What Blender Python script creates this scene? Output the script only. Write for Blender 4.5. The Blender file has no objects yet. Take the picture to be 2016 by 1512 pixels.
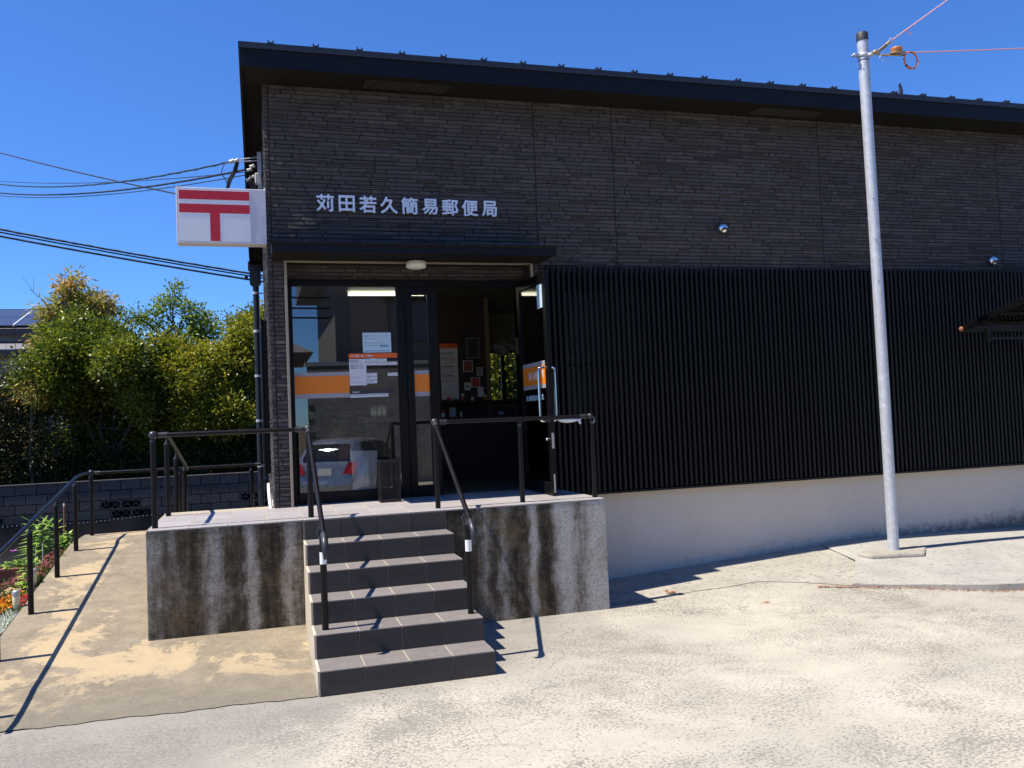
import bpy, bmesh, math, random
from mathutils import Vector, Matrix, Quaternion

random.seed(7)
S = bpy.context.scene
C = S.collection
R = math.radians

# ------------------------------------------------------------------ camera
CAM = Vector((-0.326, -5.8632, 1.7819))
YAW, PITCH, ROLL, FPX = 0.2866, 0.0393, -0.0415, 1690.3
def cam_axes():
    f = Vector((math.sin(YAW)*math.cos(PITCH), math.cos(YAW)*math.cos(PITCH), math.sin(PITCH)))
    r = Vector((math.cos(YAW), -math.sin(YAW), 0)); u = r.cross(f)
    c, s = math.cos(ROLL), math.sin(ROLL)
    return c*r+s*u, -s*r+c*u, f
cd = bpy.data.cameras.new('camera'); co = bpy.data.objects.new('camera', cd); C.objects.link(co)
_r, _u, _f = cam_axes()
M = Matrix((_r, _u, -_f)).transposed().to_4x4(); M.translation = CAM
co.matrix_world = M
cd.sensor_width = 36; cd.lens = FPX/2016*36; cd.clip_start = 0.05; cd.clip_end = 2000
S.camera = co

# ------------------------------------------------------------------ light
SUN = Vector((-1, -0.06, 2.0)).normalized()          # towards the sun
w = bpy.data.worlds.new('World'); S.world = w; w.use_nodes = True
nt = w.node_tree
sky = nt.nodes.new('ShaderNodeTexSky'); sky.sky_type = 'NISHITA'; sky.sun_disc = False
sky.sun_elevation = math.asin(SUN.z); sky.sun_rotation = math.atan2(SUN.x, SUN.y)
sky.altitude = 0; sky.air_density = 1.0; sky.dust_density = 0.0; sky.ozone_density = 3.5
_t = nt.nodes.new('ShaderNodeMix'); _t.data_type = 'RGBA'; _t.blend_type = 'MULTIPLY'; _t.inputs[0].default_value = 1
_t.inputs[7].default_value = (.455, .80, 1.36, 1)          # clear, deep blue afternoon air
nt.links.new(sky.outputs[0], _t.inputs[6]); nt.links.new(_t.outputs[2], nt.nodes['Background'].inputs[0])
nt.nodes['Background'].inputs[1].default_value = 0.083
sl = bpy.data.lights.new('sun', 'SUN'); sl.energy = 5.0; sl.angle = R(0.53); sl.color = (1.0, 0.925, 0.80)
so = bpy.data.objects.new('sun', sl); C.objects.link(so); so.location = (-10, 0, 20)
so.rotation_euler = SUN.to_track_quat('Z', 'Y').to_euler()
V = S.view_settings
S.display_settings.display_device = 'sRGB'
V.view_transform = 'Standard'; V.look = 'None'; V.gamma = 1; V.use_curve_mapping = False
V.exposure = 0.72
S.cycles.max_bounces = 8; S.cycles.transparent_max_bounces = 16
S.cycles.caustics_reflective = False; S.cycles.caustics_refractive = False

# ------------------------------------------------------------------ mesh helpers
class MB:
    def __init__(s): s.v = []; s.f = []; s.sm = []
    def face(s, pts, smooth=False):
        n = len(s.v); s.v += [tuple(p) for p in pts]; s.f.append(tuple(range(n, n+len(pts)))); s.sm.append(smooth)
    def _add(s, vs, fs, smooth=False):
        n = len(s.v); s.v += [tuple(p) for p in vs]
        for f in fs: s.f.append(tuple(i+n for i in f)); s.sm.append(smooth)
    def box(s, x0, x1, y0, y1, z0, z1, skip=''):
        v = [(x0,y0,z0),(x1,y0,z0),(x1,y1,z0),(x0,y1,z0),(x0,y0,z1),(x1,y0,z1),(x1,y1,z1),(x0,y1,z1)]
        fs = {'b':(0,3,2,1),'t':(4,5,6,7),'f':(0,1,5,4),'r':(1,2,6,5),'k':(2,3,7,6),'l':(3,0,4,7)}
        s._add(v, [q for k, q in fs.items() if k not in skip]); return s
    def obox(s, c, size, m):
        h = [d/2 for d in size]
        v = [Vector(c)+m@Vector((a*h[0], b*h[1], d*h[2])) for d in (-1,1) for a, b in ((-1,-1),(1,-1),(1,1),(-1,1))]
        s._add(v, [(0,3,2,1),(4,5,6,7),(0,1,5,4),(1,2,6,5),(2,3,7,6),(3,0,4,7)]); return s
    def tube(s, pts, r, n=8, cap=True):
        pts = [Vector(p) for p in pts]; k = len(pts)
        rr = r if isinstance(r, (list, tuple)) else [r]*k
        up = None; rings = []
        for i, p in enumerate(pts):
            t = (pts[min(i+1,k-1)]-pts[max(i-1,0)])
            t = t.normalized() if t.length > 1e-9 else Vector((0,0,1))
            if up is None:
                a = Vector((0,0,1)) if abs(t.z) < .9 else Vector((1,0,0))
                up = (a-t*a.dot(t)).normalized()
            else:
                up = (up-t*up.dot(t)); up = up.normalized() if up.length > 1e-6 else Vector((1,0,0))
            b = t.cross(up)
            rings.append([p+(up*math.cos(2*math.pi*j/n)+b*math.sin(2*math.pi*j/n))*rr[i] for j in range(n)])
        vs = [q for g in rings for q in g]
        fs = [(i*n+j, i*n+(j+1)%n, (i+1)*n+(j+1)%n, (i+1)*n+j) for i in range(k-1) for j in range(n)]
        s._add(vs, fs, True)
        if cap:
            s.face(list(reversed(rings[0]))); s.face(rings[-1])
        return s
    def lathe(s, prof, n=16, o=(0,0,0), m=None):
        m = m or Matrix.Identity(3); o = Vector(o)
        vs = [o+m@Vector((r*math.cos(2*math.pi*j/n), r*math.sin(2*math.pi*j/n), z)) for r, z in prof for j in range(n)]
        k = len(prof)
        fs = [(i*n+j, i*n+(j+1)%n, (i+1)*n+(j+1)%n, (i+1)*n+j) for i in range(k-1) for j in range(n)]
        s._add(vs, fs, True); return s
    def sphere(s, c, r, n=12, sq=(1,1,1)):
        prof = [(max(1e-4, math.sin(math.pi*i/8)), -math.cos(math.pi*i/8)) for i in range(9)]
        m = Matrix(((r*sq[0],0,0),(0,r*sq[1],0),(0,0,r*sq[2])))
        return s.lathe(prof, n, c, m)
    def prism(s, poly, a, b, axis='y'):
        # poly of 2D points; axis y: (x,z), axis x: (y,z), axis z: (x,y)
        def P(p, t):
            return {'y': (p[0], t, p[1]), 'x': (t, p[0], p[1]), 'z': (p[0], p[1], t)}[axis]
        n = len(poly); vs = [P(p, a) for p in poly]+[P(p, b) for p in poly]
        fs = [(i, (i+1) % n, n+(i+1) % n, n+i) for i in range(n)]
        s._add(vs, fs); s.face([P(p, a) for p in reversed(poly)]); s.face([P(p, b) for p in poly]); return s
    def mesh(s, name, bevel=0, seg=1):
        me = bpy.data.meshes.new(name); me.from_pydata(s.v, [], s.f)
        me.polygons.foreach_set('use_smooth', s.sm)
        me.update()
        if bevel:
            bm = bmesh.new(); bm.from_mesh(me)
            bmesh.ops.remove_doubles(bm, verts=bm.verts, dist=1e-5)
            bmesh.ops.recalc_face_normals(bm, faces=bm.faces)
            ed = [e for e in bm.edges if len(e.link_faces) == 2 and e.calc_face_angle(0) > .5]
            bmesh.ops.bevel(bm, geom=ed, offset=bevel, segments=seg, affect='EDGES', profile=.5)
            bm.to_mesh(me); bm.free()
        return me
    def build(s, name, mat, parent=None, bevel=0, seg=1, fix=False):
        me = s.mesh(name, bevel, seg)
        if fix:
            bm = bmesh.new(); bm.from_mesh(me); bmesh.ops.remove_doubles(bm, verts=bm.verts, dist=1e-5)
            bmesh.ops.recalc_face_normals(bm, faces=bm.faces); bm.to_mesh(me); bm.free()
        return link(name, me, mat, parent)

def link(name, me, mat, parent=None, loc=None, rot=None, world=True):
    o = bpy.data.objects.new(name, me); C.objects.link(o)
    if me is not None and mat is not None and not len(me.materials): me.materials.append(mat)
    if loc is not None: o.location = loc
    if rot is not None: o.rotation_euler = rot
    if parent is not None:
        o.parent = parent
        if world:
            base = parent
            while base.parent is not None: base = base.parent
            if base.type == 'EMPTY' and parent is base:
                o.matrix_parent_inverse = Matrix.Translation(-Vector(base.location))
    return o

def thing(name, label, cat, loc=(0,0,0), group=None):
    o = bpy.data.objects.new(name, None); C.objects.link(o); o.location = loc
    o.empty_display_size = .1
    return tag(o, label, cat, group)
def tag(o, label=None, cat=None, group=None, kind=None):
    if label: o['label'] = label
    if cat: o['category'] = cat
    if group: o['group'] = group
    if kind: o['kind'] = kind
    return o

# ------------------------------------------------------------------ material helpers
def newmat(name):
    m = bpy.data.materials.new(name); m.use_nodes = True
    return m, m.node_tree, m.node_tree.nodes['Principled BSDF']
def N(nt, t, **kw):
    n = nt.nodes.new(t)
    for k, v in kw.items():
        if k in n.inputs: n.inputs[k].default_value = v
        else: setattr(n, k, v)
    return n
def ramp(nt, fac, stops, interp='LINEAR'):
    n = nt.nodes.new('ShaderNodeValToRGB'); n.color_ramp.interpolation = interp
    e = n.color_ramp.elements
    while len(e) > 1: e.remove(e[-1])
    e[0].position = stops[0][0]; e[0].color = c4(stops[0][1])
    for p, c in stops[1:]:
        q = e.new(p); q.color = c4(c)
    nt.links.new(fac, n.inputs[0]); return n.outputs[0]
def c4(c):
    if isinstance(c, (int, float)): return (c, c, c, 1)
    return (c[0], c[1], c[2], 1)
def mix(nt, fac, a, b, mode='MIX'):
    n = nt.nodes.new('ShaderNodeMix'); n.data_type = 'RGBA'; n.blend_type = mode
    for sock, v in ((n.inputs[0], fac), (n.inputs[6], a), (n.inputs[7], b)):
        if hasattr(v, 'links'): nt.links.new(v, sock)
        elif sock is n.inputs[0]: sock.default_value = v
        else: sock.default_value = c4(v)
    return n.outputs[2]
def math_(nt, op, a, b=0.0, clamp=False):
    n = nt.nodes.new('ShaderNodeMath'); n.operation = op; n.use_clamp = clamp
    for sock, v in ((n.inputs[0], a), (n.inputs[1], b)):
        if hasattr(v, 'links'): nt.links.new(v, sock)
        else: sock.default_value = v
    return n.outputs[0]
def coords(nt, scale=(1,1,1), loc=(0,0,0)):
    tc = nt.nodes.new('ShaderNodeTexCoord'); mp = nt.nodes.new('ShaderNodeMapping')
    mp.inputs['Scale'].default_value = scale; mp.inputs['Location'].default_value = loc
    nt.links.new(tc.outputs['Object'], mp.inputs[0]); return mp.outputs[0]
def noise(nt, vec, scale, detail=4, rough=.6, dist=0):
    n = nt.nodes.new('ShaderNodeTexNoise'); n.inputs['Scale'].default_value = scale
    n.inputs['Detail'].default_value = detail; n.inputs['Roughness'].default_value = rough; n.inputs['Distortion'].default_value = dist
    nt.links.new(vec, n.inputs['Vector']); return n.outputs[0]
def bump(nt, b, h, strength, dist=.01):
    n = nt.nodes.new('ShaderNodeBump'); n.inputs['Strength'].default_value = strength; n.inputs['Distance'].default_value = dist
    nt.links.new(h, n.inputs['Height']); nt.links.new(n.outputs[0], b.inputs['Normal'])
def pm(name, col, rough=.6, metal=0, var=.12, vscale=8, bmp=0, bscale=120, isl=0, spec=.5, objvar=0, wear=None):
    m, nt, b = newmat(name)
    b.inputs['Roughness'].default_value = rough; b.inputs['Metallic'].default_value = metal
    b.inputs['Specular IOR Level'].default_value = spec
    v = coords(nt); n = noise(nt, v, vscale, 5, .65)
    col = c4(col)[:3]
    out = mix(nt, n, [c*(1-var*1.6) for c in col], [min(1, c*(1+var*1.6)) for c in col])
    if isl or objvar:
        if isl: g = nt.nodes.new('ShaderNodeNewGeometry').outputs['Random Per Island']; a = isl
        else: g = nt.nodes.new('ShaderNodeObjectInfo').outputs['Random']; a = objvar
        k = nt.nodes.new('ShaderNodeMapRange'); k.inputs[3].default_value = 1-a; k.inputs[4].default_value = 1+a
        nt.links.new(g, k.inputs[0]); hs = nt.nodes.new('ShaderNodeHueSaturation')
        nt.links.new(k.outputs[0], hs.inputs['Value']); nt.links.new(out, hs.inputs['Color']); out = hs.outputs[0]
    if wear:
        n2 = noise(nt, v, wear[1], 6, .7); f = ramp(nt, n2, [(wear[2], 0), (min(1, wear[2]+.1), 1)])
        out = mix(nt, f, out, wear[0])
    nt.links.new(out, b.inputs['Base Color'])
    rr = nt.nodes.new('ShaderNodeMapRange'); rr.inputs[3].default_value = max(.02, rough-.1); rr.inputs[4].default_value = min(1, rough+.1)
    nt.links.new(n, rr.inputs[0]); nt.links.new(rr.outputs[0], b.inputs['Roughness'])
    if bmp: bump(nt, b, noise(nt, v, bscale, 4, .6), bmp)
    return m
def leafmat(name, stops, rough=.45, trans=.35, spec=.4, cluster=False):
    m, nt, b = newmat(name)
    if cluster:
        at_ = nt.nodes.new('ShaderNodeAttribute'); at_.attribute_name = 'tint'; g = at_.outputs['Fac']
    else: g = nt.nodes.new('ShaderNodeNewGeometry').outputs['Random Per Island']
    c = ramp(nt, g, stops)
    nt.links.new(c, b.inputs['Base Color']); b.inputs['Roughness'].default_value = rough
    b.inputs['Specular IOR Level'].default_value = spec
    t = nt.nodes.new('ShaderNodeBsdfTranslucent'); nt.links.new(c, t.inputs[0])
    mx = nt.nodes.new('ShaderNodeMixShader'); mx.inputs[0].default_value = trans
    nt.links.new(b.outputs[0], mx.inputs[1]); nt.links.new(t.outputs[0], mx.inputs[2])
    nt.links.new(mx.outputs[0], nt.nodes['Material Output'].inputs[0])
    return m
def glassmat(name, refl=.16, tint=(.93, .96, .95)):
    m, nt, b = newmat(name); nt.nodes.remove(b)
    t = nt.nodes.new('ShaderNodeBsdfTransparent'); t.inputs[0].default_value = c4(tint)
    g = nt.nodes.new('ShaderNodeBsdfGlossy'); g.inputs['Roughness'].default_value = .004
    fr = nt.nodes.new('ShaderNodeFresnel'); fr.inputs[0].default_value = 1.5
    f = math_(nt, 'ADD', fr.outputs[0], refl-.04, True)
    mx = nt.nodes.new('ShaderNodeMixShader'); nt.links.new(f, mx.inputs[0])
    nt.links.new(t.outputs[0], mx.inputs[1]); nt.links.new(g.outputs[0], mx.inputs[2])
    nt.links.new(mx.outputs[0], nt.nodes['Material Output'].inputs[0]); return m
def emit(name, col, s):
    m, nt, b = newmat(name); b.inputs['Emission Color'].default_value = c4(col); b.inputs['Emission Strength'].default_value = s
    b.inputs['Base Color'].default_value = c4(col); return m

# --- concrete of the lot
def lot_mat():
    m, nt, b = newmat('lot_concrete'); v = coords(nt)
    sx = nt.nodes.new('ShaderNodeSeparateXYZ'); nt.links.new(v, sx.inputs[0])
    big = noise(nt, v, .42, 8, .62, .3); mid = noise(nt, coords(nt, (1,1,1), (3,7,0)), 1.9, 9, .7, .3)
    dens = noise(nt, coords(nt, (1,1,1), (11,2,0)), 1.1, 8, .7, .2)
    fine = noise(nt, v, 70, 4, .7)
    base = mix(nt, ramp(nt, mid, [(.38, 0), (.64, 1)]), (.37,.34,.28), (.445,.41,.34))
    base = mix(nt, math_(nt, 'MULTIPLY', ramp(nt, big, [(.42, 1), (.56, 0)]), .6), base, (.27,.255,.225))
    base = mix(nt, math_(nt, 'MULTIPLY', fine, .35), base, (.50,.465,.39))
    # dark aggregate showing through the worn cement skin
    g1 = math_(nt, 'ADD', noise(nt, v, 50, 5, .75), math_(nt, 'MULTIPLY', math_(nt, 'SUBTRACT', dens, .5), .5))
    sp = ramp(nt, g1, [(.545, 0), (.60, 1)])
    g2 = math_(nt, 'ADD', noise(nt, coords(nt, (1,1,1), (5,9,0)), 23, 7, .85), math_(nt, 'MULTIPLY', math_(nt, 'SUBTRACT', dens, .5), .5))
    sp2 = ramp(nt, g2, [(.59, 0), (.66, .8)])
    vo = nt.nodes.new('ShaderNodeTexVoronoi'); vo.inputs['Scale'].default_value = 75; nt.links.new(v, vo.inputs['Vector'])
    agg = mix(nt, vo.outputs['Color'], (.12,.11,.095), (.27,.25,.215))
    fac = math_(nt, 'MULTIPLY', math_(nt, 'MAXIMUM', sp, sp2), .78)
    col = mix(nt, fac, base, agg)
    # smooth greyer cement towards the ramp and the steps
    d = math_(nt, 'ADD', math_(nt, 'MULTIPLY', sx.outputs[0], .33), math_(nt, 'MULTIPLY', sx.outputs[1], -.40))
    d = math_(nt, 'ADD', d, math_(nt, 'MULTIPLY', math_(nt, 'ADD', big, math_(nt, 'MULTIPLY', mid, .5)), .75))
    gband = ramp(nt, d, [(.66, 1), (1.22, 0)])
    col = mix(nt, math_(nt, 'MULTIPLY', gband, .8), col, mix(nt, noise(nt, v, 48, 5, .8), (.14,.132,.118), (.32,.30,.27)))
    # hairline cracks
    wv = nt.nodes.new('ShaderNodeVectorMath'); wv.operation = 'ADD'; nz = nt.nodes.new('ShaderNodeTexNoise'); nz.inputs['Scale'].default_value = 2.2; nz.inputs['Detail'].default_value = 6
    sc = nt.nodes.new('ShaderNodeVectorMath'); sc.operation = 'SCALE'; sc.inputs['Scale'].default_value = .8
    nt.links.new(v, nz.inputs['Vector']); nt.links.new(nz.outputs['Color'], sc.inputs[0]); nt.links.new(v, wv.inputs[0]); nt.links.new(sc.outputs[0], wv.inputs[1])
    ve = nt.nodes.new('ShaderNodeTexVoronoi'); ve.feature = 'DISTANCE_TO_EDGE'; ve.inputs['Scale'].default_value = .30; nt.links.new(wv.outputs[0], ve.inputs['Vector'])
    cr = ramp(nt, ve.outputs['Distance'], [(.0012, 1), (.0035, 0)])
    col = mix(nt, math_(nt, 'MULTIPLY', cr, math_(nt, 'MULTIPLY', ramp(nt, mid, [(.42, 0), (.55, 1)]), .6)), col, (.14,.13,.11))
    nt.links.new(col, b.inputs['Base Color']); b.inputs['Roughness'].default_value = .9; b.inputs['Specular IOR Level'].default_value = .2
    h = math_(nt, 'SUBTRACT', math_(nt, 'MULTIPLY', fine, .5), math_(nt, 'MULTIPLY', fac, .7))
    bump(nt, b, h, .6, .008); return m
def ramp_mat():
    m, nt, b = newmat('ramp_concrete'); v = coords(nt)
    sx = nt.nodes.new('ShaderNodeSeparateXYZ'); nt.links.new(v, sx.inputs[0])
    n1 = noise(nt, coords(nt, (.75, .6, 1), (2, 1, 0)), 1.7, 10, .72, .8); n2 = noise(nt, v, 40, 5, .75); n3 = noise(nt, v, 5, 6, .7)
    grey = mix(nt, n2, (.12,.10,.072), (.25,.21,.152))
    grey = mix(nt, ramp(nt, n3, [(.35, 0), (.7, 1)]), grey, (.28,.235,.17))
    tan = mix(nt, n2, (.34,.262,.155), (.46,.36,.228))
    # flaked coating lies in a band along the outer edge and in front of the landing
    band = math_(nt, 'ABSOLUTE', math_(nt, 'ADD', sx.outputs[0], 1.95))
    e1 = math_(nt, 'SUBTRACT', .42, band)
    e2 = math_(nt, 'SUBTRACT', .45, math_(nt, 'ABSOLUTE', math_(nt, 'SUBTRACT', sx.outputs[1], 1.0)))
    e = math_(nt, 'MAXIMUM', e1, e2)
    f = math_(nt, 'ADD', math_(nt, 'ADD', math_(nt, 'MULTIPLY', e, .28), n1), math_(nt, 'MULTIPLY', math_(nt, 'SUBTRACT', n3, .5), .22))
    f = ramp(nt, f, [(.578, 0), (.615, .8), (.7, 1)])
    low = ramp(nt, math_(nt, 'ADD', sx.outputs[1], math_(nt, 'MULTIPLY', math_(nt, 'SUBTRACT', n3, .5), .5)), [(.1, 1), (.75, .25), (1.3, 0)])
    col = mix(nt, f, grey, tan)
    col = mix(nt, math_(nt, 'MULTIPLY', low, .8), col, mix(nt, n2, (.11,.10,.08), (.21,.19,.15)))
    speck = ramp(nt, noise(nt, v, 110, 3, .6), [(.62, 0), (.70, 1)])
    col = mix(nt, math_(nt, 'MULTIPLY', speck, .35), col, (.62,.58,.5))
    nt.links.new(col, b.inputs['Base Color']); b.inputs['Roughness'].default_value = .92; b.inputs['Specular IOR Level'].default_value = .2
    bump(nt, b, n2, .45, .01); return m
def stained_mat():
    m, nt, b = newmat('stained_concrete'); v = coords(nt)
    sx = nt.nodes.new('ShaderNodeSeparateXYZ'); nt.links.new(v, sx.inputs[0])
    wob = noise(nt, coords(nt, (3, 1, 1.6)), 1.3, 6, .65)
    x = math_(nt, 'ADD', sx.outputs[0], math_(nt, 'MULTIPLY', math_(nt, 'SUBTRACT', wob, .5), .24))
    t = math_(nt, 'DIVIDE', math_(nt, 'ADD', x, 1.25), 4.0)
    st = [(-1.22,.42),(-1.08,.3),(-.95,.12),(-.84,.1),(-.73,.5),(-.62,.12),(-.5,.1),(-.43,.62),(-.35,.1),(-.22,.08),(-.12,.55),(-.03,.22),
          (1.22,.08),(1.42,.1),(1.55,.34),(1.64,.12),(1.71,.5),(1.80,.06),(1.90,.1),(1.97,.72),(2.05,.12),(2.14,.08),(2.21,.45),(2.27,.85),(2.33,.7),(2.40,.3),(2.48,.45),(2.56,.85),(2.68,.8)]
    g = ramp(nt, t, [((X+1.25)/4, q) for X, q in st])
    n2 = noise(nt, v, 9, 7, .7); n3 = noise(nt, v, 70, 4, .7); n4 = noise(nt, coords(nt, (7, 7, .8)), 1.6, 6, .7); n5 = noise(nt, coords(nt, (24, 24, 1.1)), 1.5, 6, .75); n6 = noise(nt, coords(nt, (1,1,1), (7,1,3)), 2.6, 8, .7)
    g = math_(nt, 'ADD', math_(nt, 'MULTIPLY', g, 1.05), math_(nt, 'MULTIPLY', math_(nt, 'SUBTRACT', n2, .5), .7))
    g = math_(nt, 'ADD', g, math_(nt, 'MULTIPLY', math_(nt, 'SUBTRACT', n4, .5), .6))
    g = math_(nt, 'ADD', g, math_(nt, 'MULTIPLY', math_(nt, 'SUBTRACT', n5, .5), .45)); g = math_(nt, 'ADD', g, math_(nt, 'MULTIPLY', math_(nt, 'SUBTRACT', n6, .40), .6))
    col = ramp(nt, g, [(.05, (.030,.024,.016)), (.24, (.09,.073,.050)), (.38, (.20,.178,.142)), (.58, (.38,.355,.315)), (.9, (.50,.475,.43))])
    rust = math_(nt, 'MULTIPLY', ramp(nt, noise(nt, coords(nt, (1,1,1), (4,2,8)), 3.2, 5, .6), [(.52, 0), (.66, 1)]), .5)
    col = mix(nt, rust, col, (.23,.165,.09))
    col = mix(nt, math_(nt, 'MULTIPLY', ramp(nt, n3, [(.40, 1), (.48, 0)]), .45), col, (.04,.035,.03))
    col = mix(nt, math_(nt, 'MULTIPLY', ramp(nt, noise(nt, v, 85, 3, .7), [(.60, 0), (.68, 1)]), .30), col, (.45,.43,.39))
    nt.links.new(col, b.inputs['Base Color']); b.inputs['Roughness'].default_value = .93; b.inputs['Specular IOR Level'].default_value = .15
    bump(nt, b, n3, .9, .012); return m
def plinth_mat():
    m, nt, b = newmat('plinth_mortar'); v = coords(nt)
    sx = nt.nodes.new('ShaderNodeSeparateXYZ'); nt.links.new(v, sx.inputs[0])
    n1 = noise(nt, v, 1.6, 6, .65); n2 = noise(nt, v, 14, 7, .75); n3 = noise(nt, v, 90, 4, .7)
    col = mix(nt, n1, (.60,.525,.435), (.78,.69,.58)); col = mix(nt, math_(nt, 'MULTIPLY', n2, .4), col, (.40,.365,.32))
    # mould creeping up from the ground line
    gl = math_(nt, 'SUBTRACT', sx.outputs[2], math_(nt, 'MULTIPLY', math_(nt, 'SUBTRACT', sx.outputs[0], 3.2), .045))
    mo = math_(nt, 'SUBTRACT', math_(nt, 'ADD', math_(nt, 'MULTIPLY', n2, .55), math_(nt, 'MULTIPLY', n3, .22)), math_(nt, 'MULTIPLY', gl, 1.25))
    mould = ramp(nt, mo, [(.22, 0), (.42, 1)])
    mould = math_(nt, 'MULTIPLY', mould, ramp(nt, math_(nt, 'DIVIDE', sx.outputs[0], 12), [(.28, .12), (.42, .5), (.55, 1)]))
    col = mix(nt, math_(nt, 'MULTIPLY', mould, .75), col, (.07,.064,.054))
    nt.links.new(col, b.inputs['Base Color']); b.inputs['Roughness'].default_value = .9; b.inputs['Specular IOR Level'].default_value = .2
    bump(nt, b, n3, .3, .006); return m

MT = {}
MT['lot'] = lot_mat(); MT['ramp'] = ramp_mat(); MT['stained'] = stained_mat(); MT['plinth'] = plinth_mat()
MT['apron'] = pm('apron_concrete', (.335,.31,.265), .9, var=.22, vscale=3, bmp=.4, bscale=70, spec=.2, wear=((.20,.19,.165), 16, .53))
MT['slab'] = pm('slab_concrete', (.34,.325,.295), .9, var=.2, vscale=2.5, bmp=.4, bscale=90, spec=.2, wear=((.22,.21,.195), 22, .54))
MT['earth'] = pm('earth', (.10,.08,.055), .95, var=.35, vscale=2, bmp=.5, bscale=30, spec=.1)
MT['soil'] = pm('bed_soil', (.055,.042,.03), .95, var=.4, vscale=14, bmp=.8, bscale=50, spec=.1)
MT['siding'] = pm('siding_brick', (.074,.0655,.0625), .6, var=.30, vscale=20, bmp=.5, bscale=110, isl=.18, spec=.18)
MT['joint'] = pm('siding_groove', (.044,.038,.034), .7, var=.2, spec=.3)
MT['black'] = pm('black_steel', (.012,.013,.017), .42, var=.25, vscale=5, spec=.5)
MT['fascia'] = pm('navy_black_fascia', (.005,.0055,.008), .5, var=.2, vscale=3, spec=.22)
MT['soffit'] = pm('soffit_board', (.0145,.013,.0115), .8, var=.15, vscale=4, spec=.12)
MT['roofmetal'] = pm('roof_metal', (.02,.02,.023), .4, var=.2, spec=.5)
MT['slat'] = pm('slat_paint', (.0050,.0045,.0045), .55, var=.3, vscale=9, objvar=.2, spec=.25)
MT['backing'] = pm('dark_backing', (.002,.002,.002), .9, var=.2, spec=.05)
MT['frame'] = pm('door_frame_black', (.0035,.0036,.0042), .4, var=.2, vscale=4, spec=.22)
MT['alu'] = pm('bronze_aluminium', (.36,.30,.23), .45, .3, var=.12, vscale=7)
MT['silver'] = pm('aluminium_trim', (.45,.45,.46), .4, .6, var=.1)
MT['letter'] = pm('letter_aluminium', (.80,.84,.92), .45, .1, var=.06, vscale=5)
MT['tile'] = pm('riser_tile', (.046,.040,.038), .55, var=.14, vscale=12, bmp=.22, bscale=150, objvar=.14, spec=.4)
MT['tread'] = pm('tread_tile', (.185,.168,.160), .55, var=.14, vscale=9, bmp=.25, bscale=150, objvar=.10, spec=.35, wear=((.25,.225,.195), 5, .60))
MT['ltile'] = pm('landing_tile', (.33,.305,.30), .5, var=.10, vscale=10, bmp=.2, bscale=150, objvar=.08, spec=.4)
MT['grout'] = pm('tile_grout', (.36,.315,.245), .9, var=.25, vscale=9, bmp=.2, spec=.2)
MT['sidemortar'] = pm('stair_side_mortar', (.50,.44,.34), .9, var=.22, vscale=6, bmp=.4, bscale=80, spec=.2)
MT['rail'] = pm('rail_brown', (.007,.0055,.006), .36, var=.25, vscale=10, spec=.22)
MT['railcap'] = pm('rail_fitting_grey', (.028,.028,.031), .38, var=.25, vscale=30, spec=.4)
MT['white'] = pm('white_plastic', (.74,.75,.75), .4, var=.04, vscale=4)
MT['signwhite'] = pm('sign_white', (.78,.79,.80), .35, var=.03, vscale=2)
MT['signframe'] = pm('sign_casing', (.62,.60,.63), .4, var=.05, vscale=3)
MT['red'] = pm('sign_red', (.56,.018,.03), .4, var=.05)
MT['orange'] = pm('post_orange', (.78,.21,.012), .5, var=.04)
MT['orangered'] = pm('header_orange', (.80,.125,.015), .5, var=.04)
MT['greyband'] = pm('sticker_grey', (.33,.33,.36), .5, var=.05)
MT['paper'] = pm('white_paper', (.66,.66,.70), .6, var=.03)
MT['bluepaper'] = pm('pale_blue_paper', (.50,.66,.76), .6, var=.05)
MT['ink'] = pm('dark_ink', (.03,.03,.035), .6, var=.1)
MT['greyink'] = pm('grey_ink', (.22,.23,.26), .6, var=.1)
MT['redink'] = pm('red_ink', (.5,.05,.05), .6, var=.1)
MT['blueink'] = pm('light_blue_ink', (.18,.36,.55), .6, var=.1)
MT['chrome'] = pm('chrome', (.75,.75,.76), .09, 1, var=.05)
MT['dark'] = pm('dark_void', (.006,.006,.006), .7, var=.1)
MT['galv'] = pm('galvanised_steel', (.50,.52,.56), .55, .35, var=.2, vscale=22, bmp=.08, bscale=60, wear=((.62,.64,.67), 9, .55))
MT['blackcap'] = pm('black_rubber', (.025,.025,.028), .6, var=.2)
MT['brass'] = pm('weathered_brass', (.36,.28,.17), .5, .5, var=.25, vscale=60)
MT['orangewire'] = pm('orange_wire', (.62,.20,.05), .5, var=.15, vscale=60)
MT['pinkwire'] = pm('pink_sheathed_wire', (.72,.32,.27), .5, var=.1, vscale=20)
MT['cable'] = pm('black_cable', (.01,.011,.013), .5, var=.2)
MT['tealcable'] = pm('teal_cable', (.012,.035,.04), .5, var=.3, vscale=3)
MT['porcelain'] = pm('porcelain', (.68,.66,.60), .3, var=.1)
MT['block'] = pm('concrete_block', (.075,.075,.076), .9, var=.28, vscale=4, bmp=.5, bscale=70, objvar=.16, spec=.15, wear=((.035,.035,.035), 3, .56))
MT['mortar'] = pm('block_mortar', (.10,.10,.10), .95, var=.2, spec=.1)
MT['sheet'] = pm('black_weed_sheet', (.011,.012,.015), .8, var=.3, vscale=3, bmp=.4, bscale=6, spec=.2)
MT['glass'] = glassmat('window_glass', .135)
MT['sheetglass'] = glassmat('window_sheet_glass', .24)
MT['leafglass'] = glassmat('door_glass', .10)
MT['iwall'] = pm('interior_wall', (.16,.145,.12), .8, var=.08, vscale=3)
MT['iwood'] = pm('interior_wood', (.035,.024,.016), .6, var=.3, vscale=6)
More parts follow.
